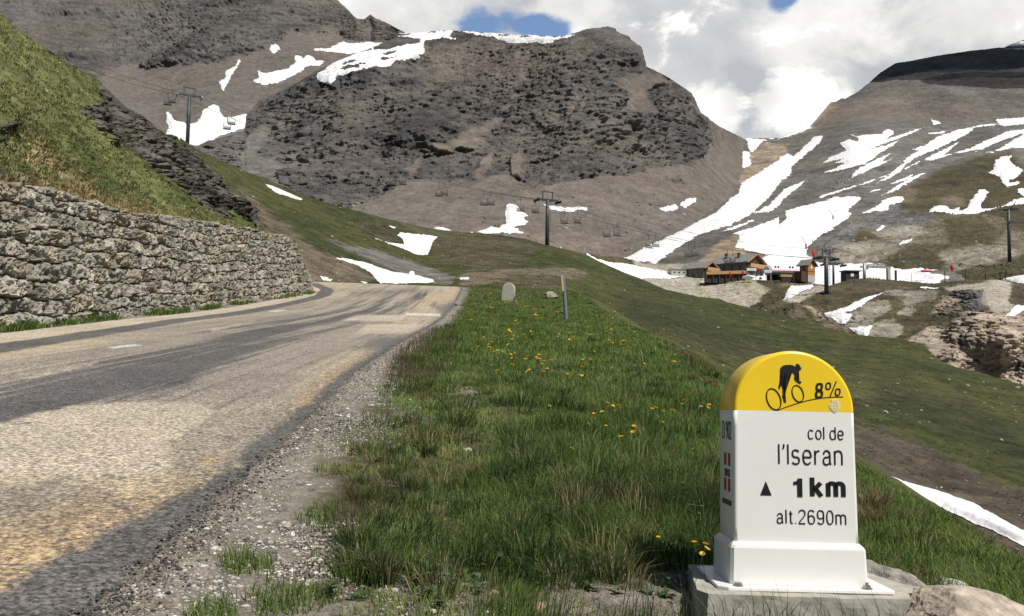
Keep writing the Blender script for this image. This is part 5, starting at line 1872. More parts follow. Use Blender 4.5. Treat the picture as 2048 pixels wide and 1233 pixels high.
grey_m = mat_plain('grey_panel', (0.30, 0.31, 0.32), 0.6, 0, 0.15, 2, 0.4)
conc2 = mat_plain('pale_concrete', (0.42, 0.41, 0.38), 0.85, 0, 0.15, 2, 0.3)
darkm = mat_plain('dark_cladding', (0.035, 0.032, 0.030), 0.7, 0, 0.3, 2, 0.3)


def chalet(px, py, Y, yaw, Lx, W, he, hr, label, big):
    """corner nearest the viewer at the pixel; long side runs back-left, gable end back-right"""
    p_ = at(px, py, Y)
    o = empty('chalet', (p_[0], p_[1], p_[2]), yaw, label, 'chalet')
    # local: gable end on y = 0 facing -y, x from 0 to W; long side on x = 0, y from 0 to Lx
    m_ = MB()
    v = [(0, 0, -1.5), (W, 0, -1.5), (W, 0, he), (W / 2, 0, hr), (0, 0, he), (0, Lx, -1.5), (W, Lx, -1.5), (W, Lx, he), (W / 2, Lx, hr), (0, Lx, he)]
    m_.add(v, [(0, 1, 2, 3, 4), (9, 8, 7, 6, 5), (0, 4, 9, 5), (1, 6, 7, 2), (4, 3, 8, 9), (3, 2, 7, 8)])
    m_.build('wall', stone_m, o)
    # timber cladding of the gable, 4 cm proud
    m_ = MB()
    z0_ = he * 0.62
    m_.add([(0.02, -0.05, z0_), (W - 0.02, -0.05, z0_), (W - 0.02, -0.05, he), (W / 2, -0.05, hr - 0.05), (0.02, -0.05, he), (0.02, -0.01, z0_), (W - 0.02, -0.01, z0_), (W - 0.02, -0.01, he), (W / 2, -0.01, hr - 0.05), (0.02, -0.01, he)],
           [(0, 1, 2, 3, 4), (9, 8, 7, 6, 5), (0, 4, 9, 5), (1, 6, 7, 2), (0, 5, 6, 1)])
    m_.build('gable_cladding', wood_d, o)
    ov, oe, th = 0.7, 0.9, 0.28
    k_ = (hr - he) / (W / 2)
    m_ = MB()
    for s in (-1, 1):
        xe = -ov if s < 0 else W + ov
        ze = he - ov * k_
        a = [(W / 2, -oe, hr + 0.03), (xe, -oe, ze + 0.03), (xe, Lx + oe, ze + 0.03), (W / 2, Lx + oe, hr + 0.03)]
        b_ = [(x_, y_, z_ + th) for x_, y_, z_ in a]
        m_.add(a + b_, [(0, 1, 2, 3), (7, 6, 5, 4), (0, 4, 5, 1), (1, 5, 6, 2), (2, 6, 7, 3), (3, 7, 4, 0)])
    rf = m_.build('roof', roof_m, o)
    m_ = MB()
    for s in (-1, 1):
        xe = -ov if s < 0 else W + ov
        ze = he - ov * k_
        a = [(W / 2, -oe - 0.06, hr - 0.15), (xe, -oe - 0.06, ze - 0.15), (xe, -oe - 0.06, ze + 0.24), (W / 2, -oe - 0.06, hr + 0.24)]
        b_ = [(x_, y_ + 0.055, z_) for x_, y_, z_ in a]
        m_.add(a + b_, [(0, 1, 2, 3), (7, 6, 5, 4), (0, 4, 5, 1), (1, 5, 6, 2), (2, 6, 7, 3), (3, 7, 4, 0)])
    m_.build('bargeboard', wood_o, rf)
    if big:
        for cx_, cy_ in ((W * 0.28, Lx * 0.35), (W * 0.3, Lx * 0.72)):
            m_ = MB()
            zc_ = he + cx_ * k_
            m_.box(cx_ - 0.35, cx_ + 0.35, cy_ - 0.35, cy_ + 0.35, zc_ - 0.2, zc_ + 1.5)
            m_.box(cx_ - 0.45, cx_ + 0.45, cy_ - 0.45, cy_ + 0.45, zc_ + 1.505, zc_ + 1.65)
            m_.build('chimney', stone_m, rf)
    # balcony on the gable
    zb_ = he * (0.66 if big else 0.72)
    m_ = MB()
    m_.box(0.3, W - 0.3, -1.2, -0.052, zb_ - 0.12, zb_)
    m_.box(0.3, W - 0.3, -1.22, -1.14, zb_ + 0.003, zb_ + 0.95)
    m_.build('balcony', wood_t, o)
    for k in range(3 if big else 2):
        x_ = W * (0.22 + 0.28 * k) if big else W * (0.3 + 0.3 * k)
        for z_ in ((zb_ + 0.3, zb_ + 1.7), (0.3, 1.7)):
            m_ = MB().box(x_, x_ + W * 0.12, -0.09, -0.055 if z_[0] > 1 else -0.01, z_[0], z_[1])
            m_.build('window', glass, o)
    for k in range(4 if big else 2):
        y_ = Lx * (0.15 + 0.22 * k) if big else Lx * (0.25 + 0.35 * k)
        MB().box(-0.04, -0.003, y_, y_ + 0.9, 0.35 if not big else he * 0.45, (1.5 if not big else he * 0.8)).build('window', glass, o)
    return o


CH_Y = 221
chalet(1407, 556, CH_Y + 2, math.radians(42), 6.8, 6.3, 2.9, 4.7, 'small stone chalet with timber gable and balcony at the left end of the ski station', False)
chalet(1493, 553, CH_Y + 5, math.radians(42), 11.5, 9.2, 4.2, 6.7, 'large stone chalet with grey roof and timber gable in the middle of the ski station', True)

# wooden terrace in front of the two chalets
p = at(1413, 555, 214)
p2 = at(1492, 552, 214)
tr_ = empty('terrace', p, math.atan2(p2[1] - p[1], p2[0] - p[0]), 'long wooden terrace with tan railing in front of the two chalets', 'terrace')
TL = float(np.linalg.norm(p2[:2] - p[:2]))
MB().box(0, TL, 0, 3.0, 0.95, 1.1).build('deck', wood_d, tr_)
MB().add([(0, -0.08, 0.7), (TL, -0.08, 1.15), (TL, -0.08, 2.0), (0, -0.08, 1.55), (0, -0.01, 0.7), (TL, -0.01, 1.15), (TL, -0.01, 2.0), (0, -0.01, 1.55)],
         [(0, 1, 2, 3), (7, 6, 5, 4), (0, 4, 5, 1), (1, 5, 6, 2), (2, 6, 7, 3), (3, 7, 4, 0)]).build('railing', wood_t, tr_)
m_ = MB()
for k in range(7):
    m_.box(k * (TL - 0.2) / 6, k * (TL - 0.2) / 6 + 0.2, 0.1, 0.3, -1.2, 0.947)
m_.build('support_post', wood_d, tr_)
MB().box(0.1, TL - 0.1, 0.45, 2.9, -1.4, 0.947).build('deck_shade_box', darkm, tr_)  # dark box standing in for the shade under the deck

# low pale stone outbuilding on the far left
p = at(1343, 550, 226)
ob_ = empty('outbuilding', p, math.radians(8), 'low pale stone shed left of the small chalet', 'shed')
MB().box(0, 4.6, 0, 3, -0.6, 1.5).build('wall', conc2, ob_)
MB().box(-0.15, 4.75, -0.15, 3.15, 1.503, 1.66).build('roof', roof_m, ob_)
for k in range(3):
    MB().box(0.6 + k * 1.4, 1.1 + k * 1.4, -0.02, 0.05, 0.5, 0.95).build('window', glass, ob_)


# wooden ticket hut
p = at(1616, 560, 208)
hut = empty('wooden_hut', p, math.radians(33), 'tall orange timber hut with a triangular window and stone base', 'hut')
W_, D_ = 2.95, 2.55
Hh, Hr = 4.1, 5.35
MB().box(0, W_, 0, D_, -0.6, 1.25).build('stone_base', conc2, hut)
m_ = MB()
m_.add([(0.0, 0.02, 1.253), (W_, 0.02, 1.253), (W_, 0.02, Hh), (W_ / 2, 0.02, Hr), (0, 0.02, Hh), (0, D_, 1.253), (W_, D_, 1.253), (W_, D_, Hh), (W_ / 2, D_, Hr), (0, D_, Hh)],
       [(0, 1, 2, 3, 4), (9, 8, 7, 6, 5), (0, 4, 9, 5), (1, 6, 7, 2), (4, 3, 8, 9), (3, 2, 7, 8), (0, 5, 6, 1)])
m_.build('wall', wood_o, hut)
m_ = MB()
kk = (Hr - Hh) / (W_ / 2)
for s in (-1, 1):
    xe = -0.6 if s < 0 else W_ + 0.6
    ze = Hh - 0.6 * kk
    a = [(W_ / 2, -0.6, Hr + 0.02), (xe, -0.6, ze + 0.02), (xe, D_ + 0.7, ze + 0.02), (W_ / 2, D_ + 0.7, Hr + 0.02)]
    b_ = [(x_, y_, z_ + 0.2) for x_, y_, z_ in a]
    m_.add(a + b_, [(0, 1, 2, 3), (7, 6, 5, 4), (0, 4, 5, 1), (1, 5, 6, 2), (2, 6, 7, 3), (3, 7, 4, 0)])
m_.build('roof', roof_m, hut)
MB().add([(1.05, -0.04, 3.05), (2.0, -0.04, 3.05), (1.52, -0.04, 3.95), (1.05, 0.015, 3.05), (2.0, 0.015, 3.05), (1.52, 0.015, 3.95)], [(0, 1, 2), (5, 4, 3), (0, 3, 4, 1), (1, 4, 5, 2), (2, 5, 3, 0)]).build('window', white_m, hut)
MB().box(-0.05, -0.003, 0.9, 1.6, 2.4, 3.7).build('window', glass, hut)
MB().box(-0.003, W_ + 0.05, -0.035, 0.015, 2.25, 2.36).build('trim_board', wood_d, hut)
wall_x = MB().box(-2.2, -0.004, 0.3, D_, -0.6, 2.2)
wall_x.build('side_annex', wood_d, hut)

# white lift station with slanted skylights
p = at(1541, 558, 216)
ls = empty('lift_station', p, math.radians(4), 'white curved lift station with two pairs of dark skylights behind the signs', 'lift station')
m_ = MB()
prof = [(0, 1.9), (0.2, 2.9), (1.0, 3.75), (2.2, 4.1), (3.6, 4.1), (5.0, 3.6)]
v, f = [], []
for xk in (0.0, 0.5, 7.8, 8.3):
    ins = 0.35 if xk in (0.0, 8.3) else 0
    for y_, z_ in prof:
        v.append((xk, y_ + ins, z_ - ins))
    v.append((xk, 5.0, 1.9))
n_ = len(prof) + 1
for k in range(3):
    for i in range(n_):
        j = (i + 1) % n_
        f.append((k * n_ + i, k * n_ + j, (k + 1) * n_ + j, (k + 1) * n_ + i))
f += [tuple(range(n_ - 1, -1, -1)), tuple(3 * n_ + i for i in range(n_))]
m_.add(v, f).build('shell', white_m, ls)
for xk in (1.2, 2.0, 5.2, 6.0):
    MB().add([(xk, 0.28, 3.05), (xk + 0.55, 0.28, 3.05), (xk + 0.85, 0.82, 3.62), (xk + 0.3, 0.82, 3.62), (xk, 0.36, 2.98), (xk + 0.55, 0.36, 2.98), (xk + 0.85, 0.9, 3.55), (xk + 0.3, 0.9, 3.55)],
             [(0, 1, 2, 3), (7, 6, 5, 4), (0, 4, 5, 1), (1, 5, 6, 2), (2, 6, 7, 3), (3, 7, 4, 0)]).build('skylight', glass, ls)
MB().box(0.3, 8.0, -0.05, -0.0, 2.05, 2.3).build('red_stripe', red_m, ls)
MB().box(0.4, 7.9, 0.3, 4.7, 1.45, 1.897).build('underframe', grey_m, ls)
m_ = MB()
for xk in (0.8, 4.0, 7.0):
    m_.box(xk, xk + 0.4, 1.8, 2.4, -1.0, 1.447)
m_.build('column', grey_m, ls)
MB().box(0.6, 7.7, 3.2, 4.4, -1.0, 1.4).build('back_wall', darkm, ls)


def sign_board(px, py, w_, h_, Y, txt, label, roty=0.08):
    p_ = at(px, py, Y)
    o = empty('sign_board', (p_[0], p_[1], p_[2] - 2.6), 0.1, label, 'sign')
    MB().box(0, w_, -0.05, 0, 2.6, 2.6 + h_).build('board', white_m, o)
    lm = MB()                       # lettering too small in the photograph to read
    for k in range(txt):
        xa = w_ * (0.20 + 0.6 * k / txt)
        lm.box(xa, xa + w_ * 0.38 / txt, -0.062, -0.051, 2.6 + h_ * (0.3 + 0.06 * (k % 2)), 2.6 + h_ * (0.72 - 0.07 * (k % 3)))
    lm.build('lettering', grey_m, o)
    m2_ = MB()
    for xk in (0.15, w_ - 0.25):
        m2_.box(xk, xk + 0.1, 0.003, 0.1, -0.2, 2.6 + h_ * 0.5)
    m2_.build('leg', grey_m, o)
    return o


sign_board(1494, 541.5, 2.55, 0.62, 211, 7, 'white banner sign nearest the large chalet, beside the red padded post')
sign_board(1529, 545.5, 2.0, 0.66, 211, 5, 'white banner sign left of the wooden counter at the lift station')


def padded_post(px, py0, py1, Y, w_, label):
    a, b_ = at(px, py0, Y), at(px, py1, Y)
    o = empty('padded_post', a, 0, label, 'post', 'red padded posts')
    h = b_[2] - a[2]
    m2_ = MB().tube([(0, 0, 0), (0, 0, h * 0.92), (0, 0, h)], [w_, w_, w_ * 0.75], 10)
    m2_.build('padding', red_m, o, smooth=True)
    MB().tube([(0, 0, h + 0.001), (0, 0, h + 0.25)], w_ * 0.3, 8).build('pole', grey_m, o)
    return o


padded_post(1460.5, 557, 545, 211, 0.26, 'red padded post under the left part of the wooden terrace')
padded_post(1485.5, 551, 542, 211, 0.24, 'red padded post at the right end of the wooden terrace')
padded_post(1515.5, 543, 536, 211.5, 0.28, 'red padded post head between the two white banner signs')
padded_post(1521, 559, 555.5, 210, 0.42, 'short red bollard pad on the ground below the banner signs')

# snow heap, counters and other things between the buildings
p = at(1499, 558, 209.5)
bh = boulder('snow_heap', (p[0], p[1], p[2] + 0.3), (1.9, 1.0, 0.62), (0, 0, 0), 5, (0.8, 0.8, 0.82), (0.8, 0.8, 0.82), None, None, cuts=4, sub=4, rough=0.05)
bh.data.materials.clear()
bh.data.materials.append(MT['snow'])
bh.data.polygons.foreach_set('use_smooth', [True] * len(bh.data.polygons))
tag(bh, 'heap of white snow left in front of the terrace and banner signs', 'snow heap')
p = at(1562, 558, 209)
ct = empty('counter', p, 0.1, 'small wooden counter with tan front left of the wooden hut', 'counter')
MB().box(0, 3.4, 0, 1.2, 0.55, 1.5).build('front', wood_t, ct)
MB().box(-0.2, 3.6, -0.2, 1.4, 1.503, 1.62).build('top', wood_d, ct)
MB().box(0.2, 3.2, 0.1, 1.1, -0.8, 0.547).build('base', darkm, ct)

# dark control cabin and the steel terminal beside it
p = at(1692, 560, 206)
cab = empty('control_cabin', p, math.radians(6), 'dark flat-roofed control cabin beside the lift terminal', 'cabin')
MB().box(0, 3.6, 0, 2.6, -0.6, 2.3).build('wall', darkm, cab)
MB().box(-0.3, 4.3, -0.4, 3.0, 2.303, 2.5).build('roof', grey_m, cab)
MB().box(1.3, 2.15, -0.03, -0.003, 0.9, 1.8).build('window', white_m, cab)
p = at(1729, 563, 204)
tm = empty('lift_terminal', p, math.radians(5), 'pale steel lift terminal with a round bullwheel frame on columns', 'lift terminal')
MB().tube([(0, 0, -0.6), (0, 0, 4.6)], 0.36, 14).build('column', lift_pale, tm, smooth=True)
MB().box(0.0, 8.0, 1.6, 2.1, 3.7, 4.15).build('main_beam', lift_pale, tm)
m_ = MB()
for k in range(20):
    a, b_ = 2 * math.pi * k / 20, 2 * math.pi * (k + 1) / 20
    m_.tube([(4.0 + 2.6 * math.cos(a), 1.8 + 2.6 * math.sin(a), 4.4), (4.0 + 2.6 * math.cos(b_), 1.8 + 2.6 * math.sin(b_), 4.4)], 0.1, 5)
for k in range(4):
    a = math.pi * k / 4
    m_.tube([(4.0 - 2.6 * math.cos(a), 1.8 - 2.6 * math.sin(a), 4.4), (4.0 + 2.6 * math.cos(a), 1.8 + 2.6 * math.sin(a), 4.4)], 0.07, 5)
m_.build('bullwheel', lift_pale, tm)
MB().box(6.9, 7.7, 1.2, 1.9, -0.8, 3.69).build('column', conc2, tm)
MB().box(6.75, 6.88, 1.1, 1.4, -0.8, 3.2).build('side_panel', darkm, tm)
MB().box(9.0, 9.4, 1.2, 1.6, -0.8, 3.2).build('column', darkm, tm)
MB().box(0.4, 1.6, 1.0, 1.5, 3.2, 3.69).build('drive_unit', grey_m, tm)
m_ = MB()
for xk in range(6):
    m_.box(0.6 + xk * 0.75, 0.72 + xk * 0.75, 0.9, 1.0, -0.5, 1.3)
m_.box(0.5, 4.6, 0.88, 0.98, 0.4, 0.9)
m_.build('red_barrier', mat_plain('rust_red', (0.25, 0.06, 0.035), 0.7, 0, 0.3, 3, 0.3), tm)

# things on the ski slope
p = at(1854, 545, 214)
rn = empty('net_roll', p, 0.05, 'flat roll of red safety netting lying on the snow beside the knoll', 'safety net')
m_ = MB().tube([(-1.6, 0, 0.25), (-0.8, 0.05, 0.34), (0.2, 0, 0.3), (1.5, 0.05, 0.26)], [0.26, 0.34, 0.32, 0.22], 10)
m_.build('netting', red_m, rn, smooth=True)
MB().box(-2.6, -1.61, -0.1, 0.3, 0.05, 0.16).build('loose_end', red_m, rn)


def slope_marker(px, py, Y, s, lean, label):
    p_ = at(px, py, Y)
    o = empty('snow_gun', p_, 0, label, 'snow gun', 'red padded snow guns on the slope')
    MB().tube([(0, 0, -0.4), (0, 0, 1.4 * s)], 0.28 * s, 10).build('padding', red_m, o, smooth=True)
    MB().tube([(0, 0, 1.2 * s), (-lean * s, 0, 3.9 * s)], 0.07 * s, 6).build('lance', mat_plain('lance_steel', (0.25, 0.12, 0.1), 0.5, 0.2), o)
    return o


slope_marker(1612, 496, 268, 1.0, 1.6, 'small red padded snow gun with a slanted lance partway up the ski slope')
slope_marker(1627, 512, 262, 1.45, 0.3, 'larger red padded snow gun at the foot of the ski slope near the pylon')
slope_marker(1666, 437, 345, 0.95, 1.8, 'small red snow gun highest up the ski slope')
slope_marker(1676, 408, 430, 0.2, 0.0, 'tiny red marker beside a dark rock at the top of the slope')
p = at(1904, 541, 212)
bag = empty('red_buoy', p, 0, 'red padded bag hanging by a thin line in front of the knoll', 'padding')
bm_ = MB().tube([(0, 0, 0), (0.02, 0, 0.25), (-0.05, 0, 0.8), (-0.12, 0, 1.3), (-0.14, 0, 1.42)], [0.2, 0.42, 0.42, 0.36, 0.2], 12)
bm_.build('bag', red_m, bag, smooth=True)
MB().tube([(-0.14, 0, 1.4), (-0.9, 0, 3.6)], 0.03, 5).build('pole', lift_steel, bag)

# fence posts along the track on the right
fence_m = mat_plain('rusty_post', (0.055, 0.04, 0.03), 0.8, 0, 0.3, 3, 0.3)
fl = ['leftmost, at the snow tip', 'second, right of the red bag', 'third from the left', 'rightmost, beside a snow patch']
posts = []
for (px, y0_, y1_), wh in zip(((1890, 562, 537), (1931, 562, 538), (1971, 560, 537), (2011, 562, 541)), fl):
    a, b_ = at(px, y0_, 203), at(px, y1_, 203)
    h = b_[2] - a[2]
    o = MB().tube([(0, 0, -0.4), (0, 0, h * 0.7), (0.03, 0, h)], [0.11, 0.1, 0.08], 7).build('fence_post', fence_m)
    o.location = a
    tag(o, 'dark fence post by the gravel track, ' + wh, 'fence post', 'fence posts along the gravel track')
a = at(1823, 560, 205)
o = MB().tube([(0, 0, -0.3), (0, 0, 1.7)], 0.05, 6).build('thin_stake', lift_steel)
o.location = a
tag(o, 'thin grey stake standing in the flat snow right of the terminal', 'stake')
a = at(1167, 508, 158)
o = MB().tube([(0, 0, -0.3), (0.22, 0, 1.25)], 0.055, 6).build('snow_stake', mat_plain('pale_stake', (0.55, 0.52, 0.45), 0.7))
o.location = a
tag(o, 'pale leaning stake on the skyline of the green hillside above the snow', 'stake')

# a real cloud outside the picture that shades the top of the right-hand mountain
def cloud(center, rad, seed, n):
    rg = np.random.default_rng(seed)
    Vs, Fs, off = [], [], 0
    bm = bmesh.new()
    bmesh.ops.create_icosphere(bm, subdivisions=4, radius=1.0)
    co0 = np.array([v_.co for v_ in bm.verts])
    fs0 = np.array([[v_.index for v_ in f_.verts] for f_ in bm.faces])
    bm.free()
    for k in range(n):
        c_ = np.array(center) + rg.normal(size=3) * np.array(rad) * 0.45
        r_ = np.array(rad) * rg.uniform(0.35, 0.6)
        q_ = co0 * (1 + 0.25 * fbm(co0 * 2 + k, 4, k))[:, None] * r_ + c_
        Vs.append(q_)
        Fs.append(fs0 + off)
        off += len(q_)
    o_ = mesh_np('cloud', np.concatenate(Vs), np.concatenate(Fs), mat_plain('cloud_white', (0.85, 0.85, 0.87), 1.0, 0, 0.02, 0.01, 0.0))
    mt = o_.data.materials[0]
    nt = mt.node_tree
    tr = nt.nodes.new('ShaderNodeBsdfTransparent')
    mx = nt.nodes.new('ShaderNodeMixShader')
    mx.inputs[0].default_value = 0.55
    nt.links.new(nt.nodes['Principled BSDF'].outputs[0], mx.inputs[1])
    nt.links.new(tr.outputs[0], mx.inputs[2])
    nt.links.new(mx.outputs[0], nt.nodes['Material Output'].inputs['Surface'])
    return tag(o_, kind='structure')


CS = np.array(SUN)
CT = at(1925, 138, 1230) + CS * 650
cloud(CT, (300, 170, 50), 3, 16)

# ------------------------------------------------------------------ grass, weeds, flowers, pebbles
GR = np.random.default_rng(19)


def grass_patch(name, n, ylo, yhi, power, xlo, xhi, hmul, wmul, mask, palette, bend=0.5, zfun=None):
    """blades of grass rooted on the near ground"""
    u = GR.random(n)
    a = 1 - power
    Yb = (ylo ** a + u * (yhi ** a - ylo ** a)) ** (1 / a)
    xb = XR(Yb) + xlo + GR.random(n) * (xhi - xlo)
    P = np.stack([xb, Yb, zg(xb, Yb)], -1)
    px, py = proj(P)
    ok = (px > -120) & (px < 2200) & (py < 1420)
    P, px, py = P[ok], px[ok], py[ok]
    keep, h, tone = mask(P, px, py)
    P, h, tone, px, py = P[keep], h[keep], tone[keep], px[keep], py[keep]
    m = len(P)
    h = h * hmul * GR.uniform(0.55, 1.25, m)
    wd = wmul * GR.uniform(0.7, 1.3, m) * np.maximum(1.0, P[:, 1] / 5.0) ** 0.75
    az = GR.random(m) * 2 * math.pi
    # wind and clump lean
    ln_ = fbm(P * 1.5, 2, 81)
    la = 2 * math.pi * fbm(P * 0.7, 2, 83)
    bd = bend * GR.uniform(0.1, 1.0, m)
    dx = np.cos(az) * bd + 0.25 * np.cos(la)
    dy = np.sin(az) * bd + 0.25 * np.sin(la)
    face = GR.random(m) * math.pi
    wx, wy = np.cos(face) * wd, np.sin(face) * wd
    P[:, 2] -= 0.01
    b0 = P + np.stack([-wx, -wy, 0 * wx], -1)
    b1 = P + np.stack([wx, wy, 0 * wx], -1)
    mid = P + np.stack([dx * h * 0.3, dy * h * 0.3, h * 0.58], -1)
    m0 = mid + np.stack([-wx, -wy, 0 * wx], -1) * 0.75
    m1 = mid + np.stack([wx, wy, 0 * wx], -1) * 0.75
    tip = P + np.stack([dx * h * 0.95, dy * h * 0.95, h * (1.0 - 0.3 * bd)], -1)
    V = np.stack([b0, b1, m0, m1, tip], 1).reshape(-1, 3)
    i = np.arange(m)[:, None] * 5
    q = i + np.array([[0, 1, 3, 2]])
    t = i + np.array([[2, 3, 4]])
    pal = np.array(palette)
    tn = np.clip(tone + GR.normal(0, 0.16, m), 0, 0.999) * (len(pal) - 1)
    k = tn.astype(int)
    fr_ = (tn - k)[:, None]
    c = pal[k] * (1 - fr_) + pal[k + 1] * fr_
    c = c * GR.uniform(0.75, 1.3, (m, 1))
    dry = GR.random(m) < 0.04
    c[dry] = np.array((0.27, 0.215, 0.11)) * GR.uniform(0.6, 1.2, (dry.sum(), 1))
    C = np.repeat(c[:, None], 5, 1)
    C[:, 4] *= 1.15
    C = C.reshape(-1, 3)
    o = mesh_np(name, V, [q, t], MT['grass'], C, smooth=True)
    tag(o, kind='stuff')
    return o


GREEN = [(0.056, 0.096, 0.022), (0.095, 0.160, 0.036), (0.145, 0.225, 0.050), (0.21, 0.275, 0.075), (0.29, 0.285, 0.10)]


def verge_mask(P, px, py):
    m = len(P)
    e = P[:, 0] - XR(P[:, 1])
    n1 = fbm(P * 1.1, 3, 5)
    n2 = fbm(P * 4.5, 3, 9)
    n3 = fbm(P * 0.5, 3, 13)
    h = 0.080 + 0.05 * n1 + 0.055 * n2
    dens = sstep(-0.1, 0.35, e - gravel_w(P[:, 1]) + 0.30 * n1 + 0.28 * n2)
    # lush tall grass left of the milestone
    lush = sstep(-60, 80, sdpoly(px, py, [(1000, 880), (1300, 800), (1460, 780), (1460, 1160), (1150, 1140), (980, 1060)], 120) + 45 * n1)
    h = h + 0.11 * lush * (0.6 + 0.5 * n2)
    short = sstep(-30, 40, sdpoly(px, py, [(740, 790), (960, 760), (1060, 830), (960, 960), (760, 960), (680, 940)], 120) + 30 * n1)
    h = h * (1 - 0.45 * short)
    bare = sstep(-25, 30, np.maximum(sdpoly(px, py, [(1080, 1185), (1180, 1140), (1400, 1140), (1420, 1280), (1080, 1280)], 100),
                                     0.8 * sdpoly(px, py, [(520, 1085), (700, 1090), (860, 1110), (1000, 1180), (960, 1290), (520, 1290)], 100)) + 40 * n1 + 35 * n2)
    dens = dens * (1 - 0.62 * bare)
    h = h * (1 - 0.35 * bare)
    for cx_, cy_, rx_, ry_ in ((500, 1135, 65, 22), (430, 1240, 60, 40), (690, 1140, 40, 30), (600, 1215, 110, 40), (760, 1165, 50, 20), (640, 1040, 45, 30), (735, 900, 30, 10)):
        g_ = 1 - ((px - cx_) / rx_) ** 2 - ((py - cy_) / ry_) ** 2
        w_ = sstep(-0.2, 0.6, g_ + 0.6 * n2)
        dens = np.maximum(dens, 0.95 * w_)
        h = np.maximum(h, 0.075 * w_)
    far = sstep(8, 20, P[:, 1])
    h = h * (1 + 0.5 * far)
    bank = sstep(0.0, 1.0, P[:, 0] - XC(P[:, 1]))
    dens = dens * (1 - 0.35 * bank)
    h = h * (1 - 0.45 * bank)
    # nothing grows through the slab
    sl = (np.abs(P[:, 0] - base_pt[0] - 0.03) < 0.5) & (P[:, 1] > DM - 0.12) & (P[:, 1] < DM + 0.5)
    keep = (GR.random(m) < dens) & ~sl & (e > 0.12)
    tone = 0.46 + 0.22 * n1 + 0.30 * n2 + 0.15 * n3 + 0.22 * short - 0.20 * lush + 0.18 * bank * (0.5 + n1) - 0.04 * far
    return keep, np.maximum(h, 0.02), tone


grass_patch('grass', 185000, 2.0, 9.0, 1.7, 0.0, 6.6, 1.0, 0.0026, verge_mask, GREEN, 0.7)
grass_patch('grass', 150000, 8.0, 66.0, 1.5, 0.1, 10.0, 1.0, 0.0028, verge_mask, GREEN, 0.7)

RUSH = [(0.030, 0.034, 0.014), (0.060, 0.052, 0.026), (0.105, 0.066, 0.038), (0.075, 0.095, 0.03)]


def rush_mask(P, px, py):
    m = len(P)
    n2 = fbm(P * 3.5, 3, 19)
    d = np.full(m, -1.0)
    for poly in ([(765, 770), (790, 700), (830, 655), (900, 640), (925, 690), (880, 770), (820, 790)], [(640, 1055), (690, 990), (800, 960), (830, 1000), (760, 1060), (680, 1080)], [(1180, 640), (1270, 635), (1280, 665), (1200, 670)],
                 [(1340, 700), (1420, 720), (1440, 760), (1380, 750)], [(1240, 780), (1340, 770), (1350, 800), (1260, 810)]):
        d = np.maximum(d, sdpoly(px, py, poly, 60) / 14)
    keep = GR.random(m) < sstep(-0.4, 0.8, d + 1.2 * n2) * 0.8
    h = 0.16 + 0.06 * n2 + 0.05 * sstep(6, 14, P[:, 1])
    return keep, h, 0.4 + 0.3 * n2


grass_patch('rushes', 110000, 2.3, 26.0, 1.5, 0.2, 7.5, 1.0, 0.0013, rush_mask, RUSH, 0.35)

# bents and seed heads at the foot of the slab
STRAW = [(0.10, 0.085, 0.045), (0.16, 0.13, 0.07), (0.09, 0.10, 0.035), (0.05, 0.06, 0.02)]


def front_mask(P, px, py):
    m = len(P)
    n2 = fbm(P * 6, 3, 29)
    keep = (P[:, 1] < base_pt[1] - 0.14) & (GR.random(m) < sstep(-0.1, 0.5, n2 + 0.1))
    return keep, 0.20 + 0.06 * n2, 0.5 + 0.4 * n2


u0 = base_pt[0] + 1.38
grass_patch('grass', 2600, 2.72, 3.2, 1.5, 1.3, 4.0, 1.15, 0.0015, front_mask, STRAW + GREEN[:3], 0.4)


def tuft(p, n, h, spread, pal, w=0.003, bend=0.8):
    az = GR.random(n) * 2 * math.pi
    r = spread * np.sqrt(GR.random(n))
    P = np.stack([p[0] + np.cos(az) * r, p[1] + np.sin(az) * r, np.full(n, p[2])], -1)
    hh = h * GR.uniform(0.5, 1.15, n)
    fx = np.cos(az) * bend * GR.random(n)
    fy = np.sin(az) * bend * GR.random(n)
    f_ = GR.random(n) * math.pi
    wx, wy = np.cos(f_) * w, np.sin(f_) * w
    z0 = 0 * wx
    W = np.stack([wx, wy, z0], -1)
    mid = P + np.stack([fx * hh * .35, fy * hh * .35, hh * .6], -1)
    tip = P + np.stack([fx * hh, fy * hh, hh * (1 - .35 * np.hypot(fx, fy))], -1)
    V = np.stack([P - W, P + W, mid - W * .8, mid + W * .8, tip], 1).reshape(-1, 3)
    pal = np.array(pal)
    c = pal[GR.integers(0, len(pal), n)] * GR.uniform(.7, 1.3, (n, 1))
    return V, np.repeat(c[:, None], 5, 1).reshape(-1, 3), n


def tufts(name, spots, kind='stuff', **kw):
    Vs, Cs, tot = [], [], 0
    for s in spots:
        V, C, n = tuft(*s)
        Vs.append(V)
        Cs.append(C)
        tot += n
    i = np.arange(tot)[:, None] * 5
    o = mesh_np(name, np.concatenate(Vs), [i + np.array([[0, 1, 3, 2]]), i + np.array([[2, 3, 4]])], MT['grass'], np.concatenate(Cs))
    return tag(o, kind=kind)


DRY = [(0.30, 0.23, 0.12), (0.20, 0.15, 0.08), (0.36, 0.29, 0.17), (0.12, 0.11, 0.04)]
# dry clumps to the right of the milestone and on the bank
spots = []
for px_, py_, s in ((1755, 1020, 1.1), (1745, 1050, 1.0), (1835, 1085, 0.7), (1395, 800, 0.8), (1420, 775, 0.8), (1380, 760, 0.7)):
    p = hit(px_, py_, 3.9 if px_ > 1700 else 2)
    for k in range(3):
        q = (p[0] + GR.normal(0, .06), p[1] + GR.normal(0, .06), 0)
        spots.append(((q[0], q[1], float(zg(q[0], q[1]))), 110, 0.15 * s * (p[1] / 5) ** 0.3, 0.08 * s, DRY, 0.002 * max(1, p[1] / 5), 1.0))
tufts('dry_grass', spots)
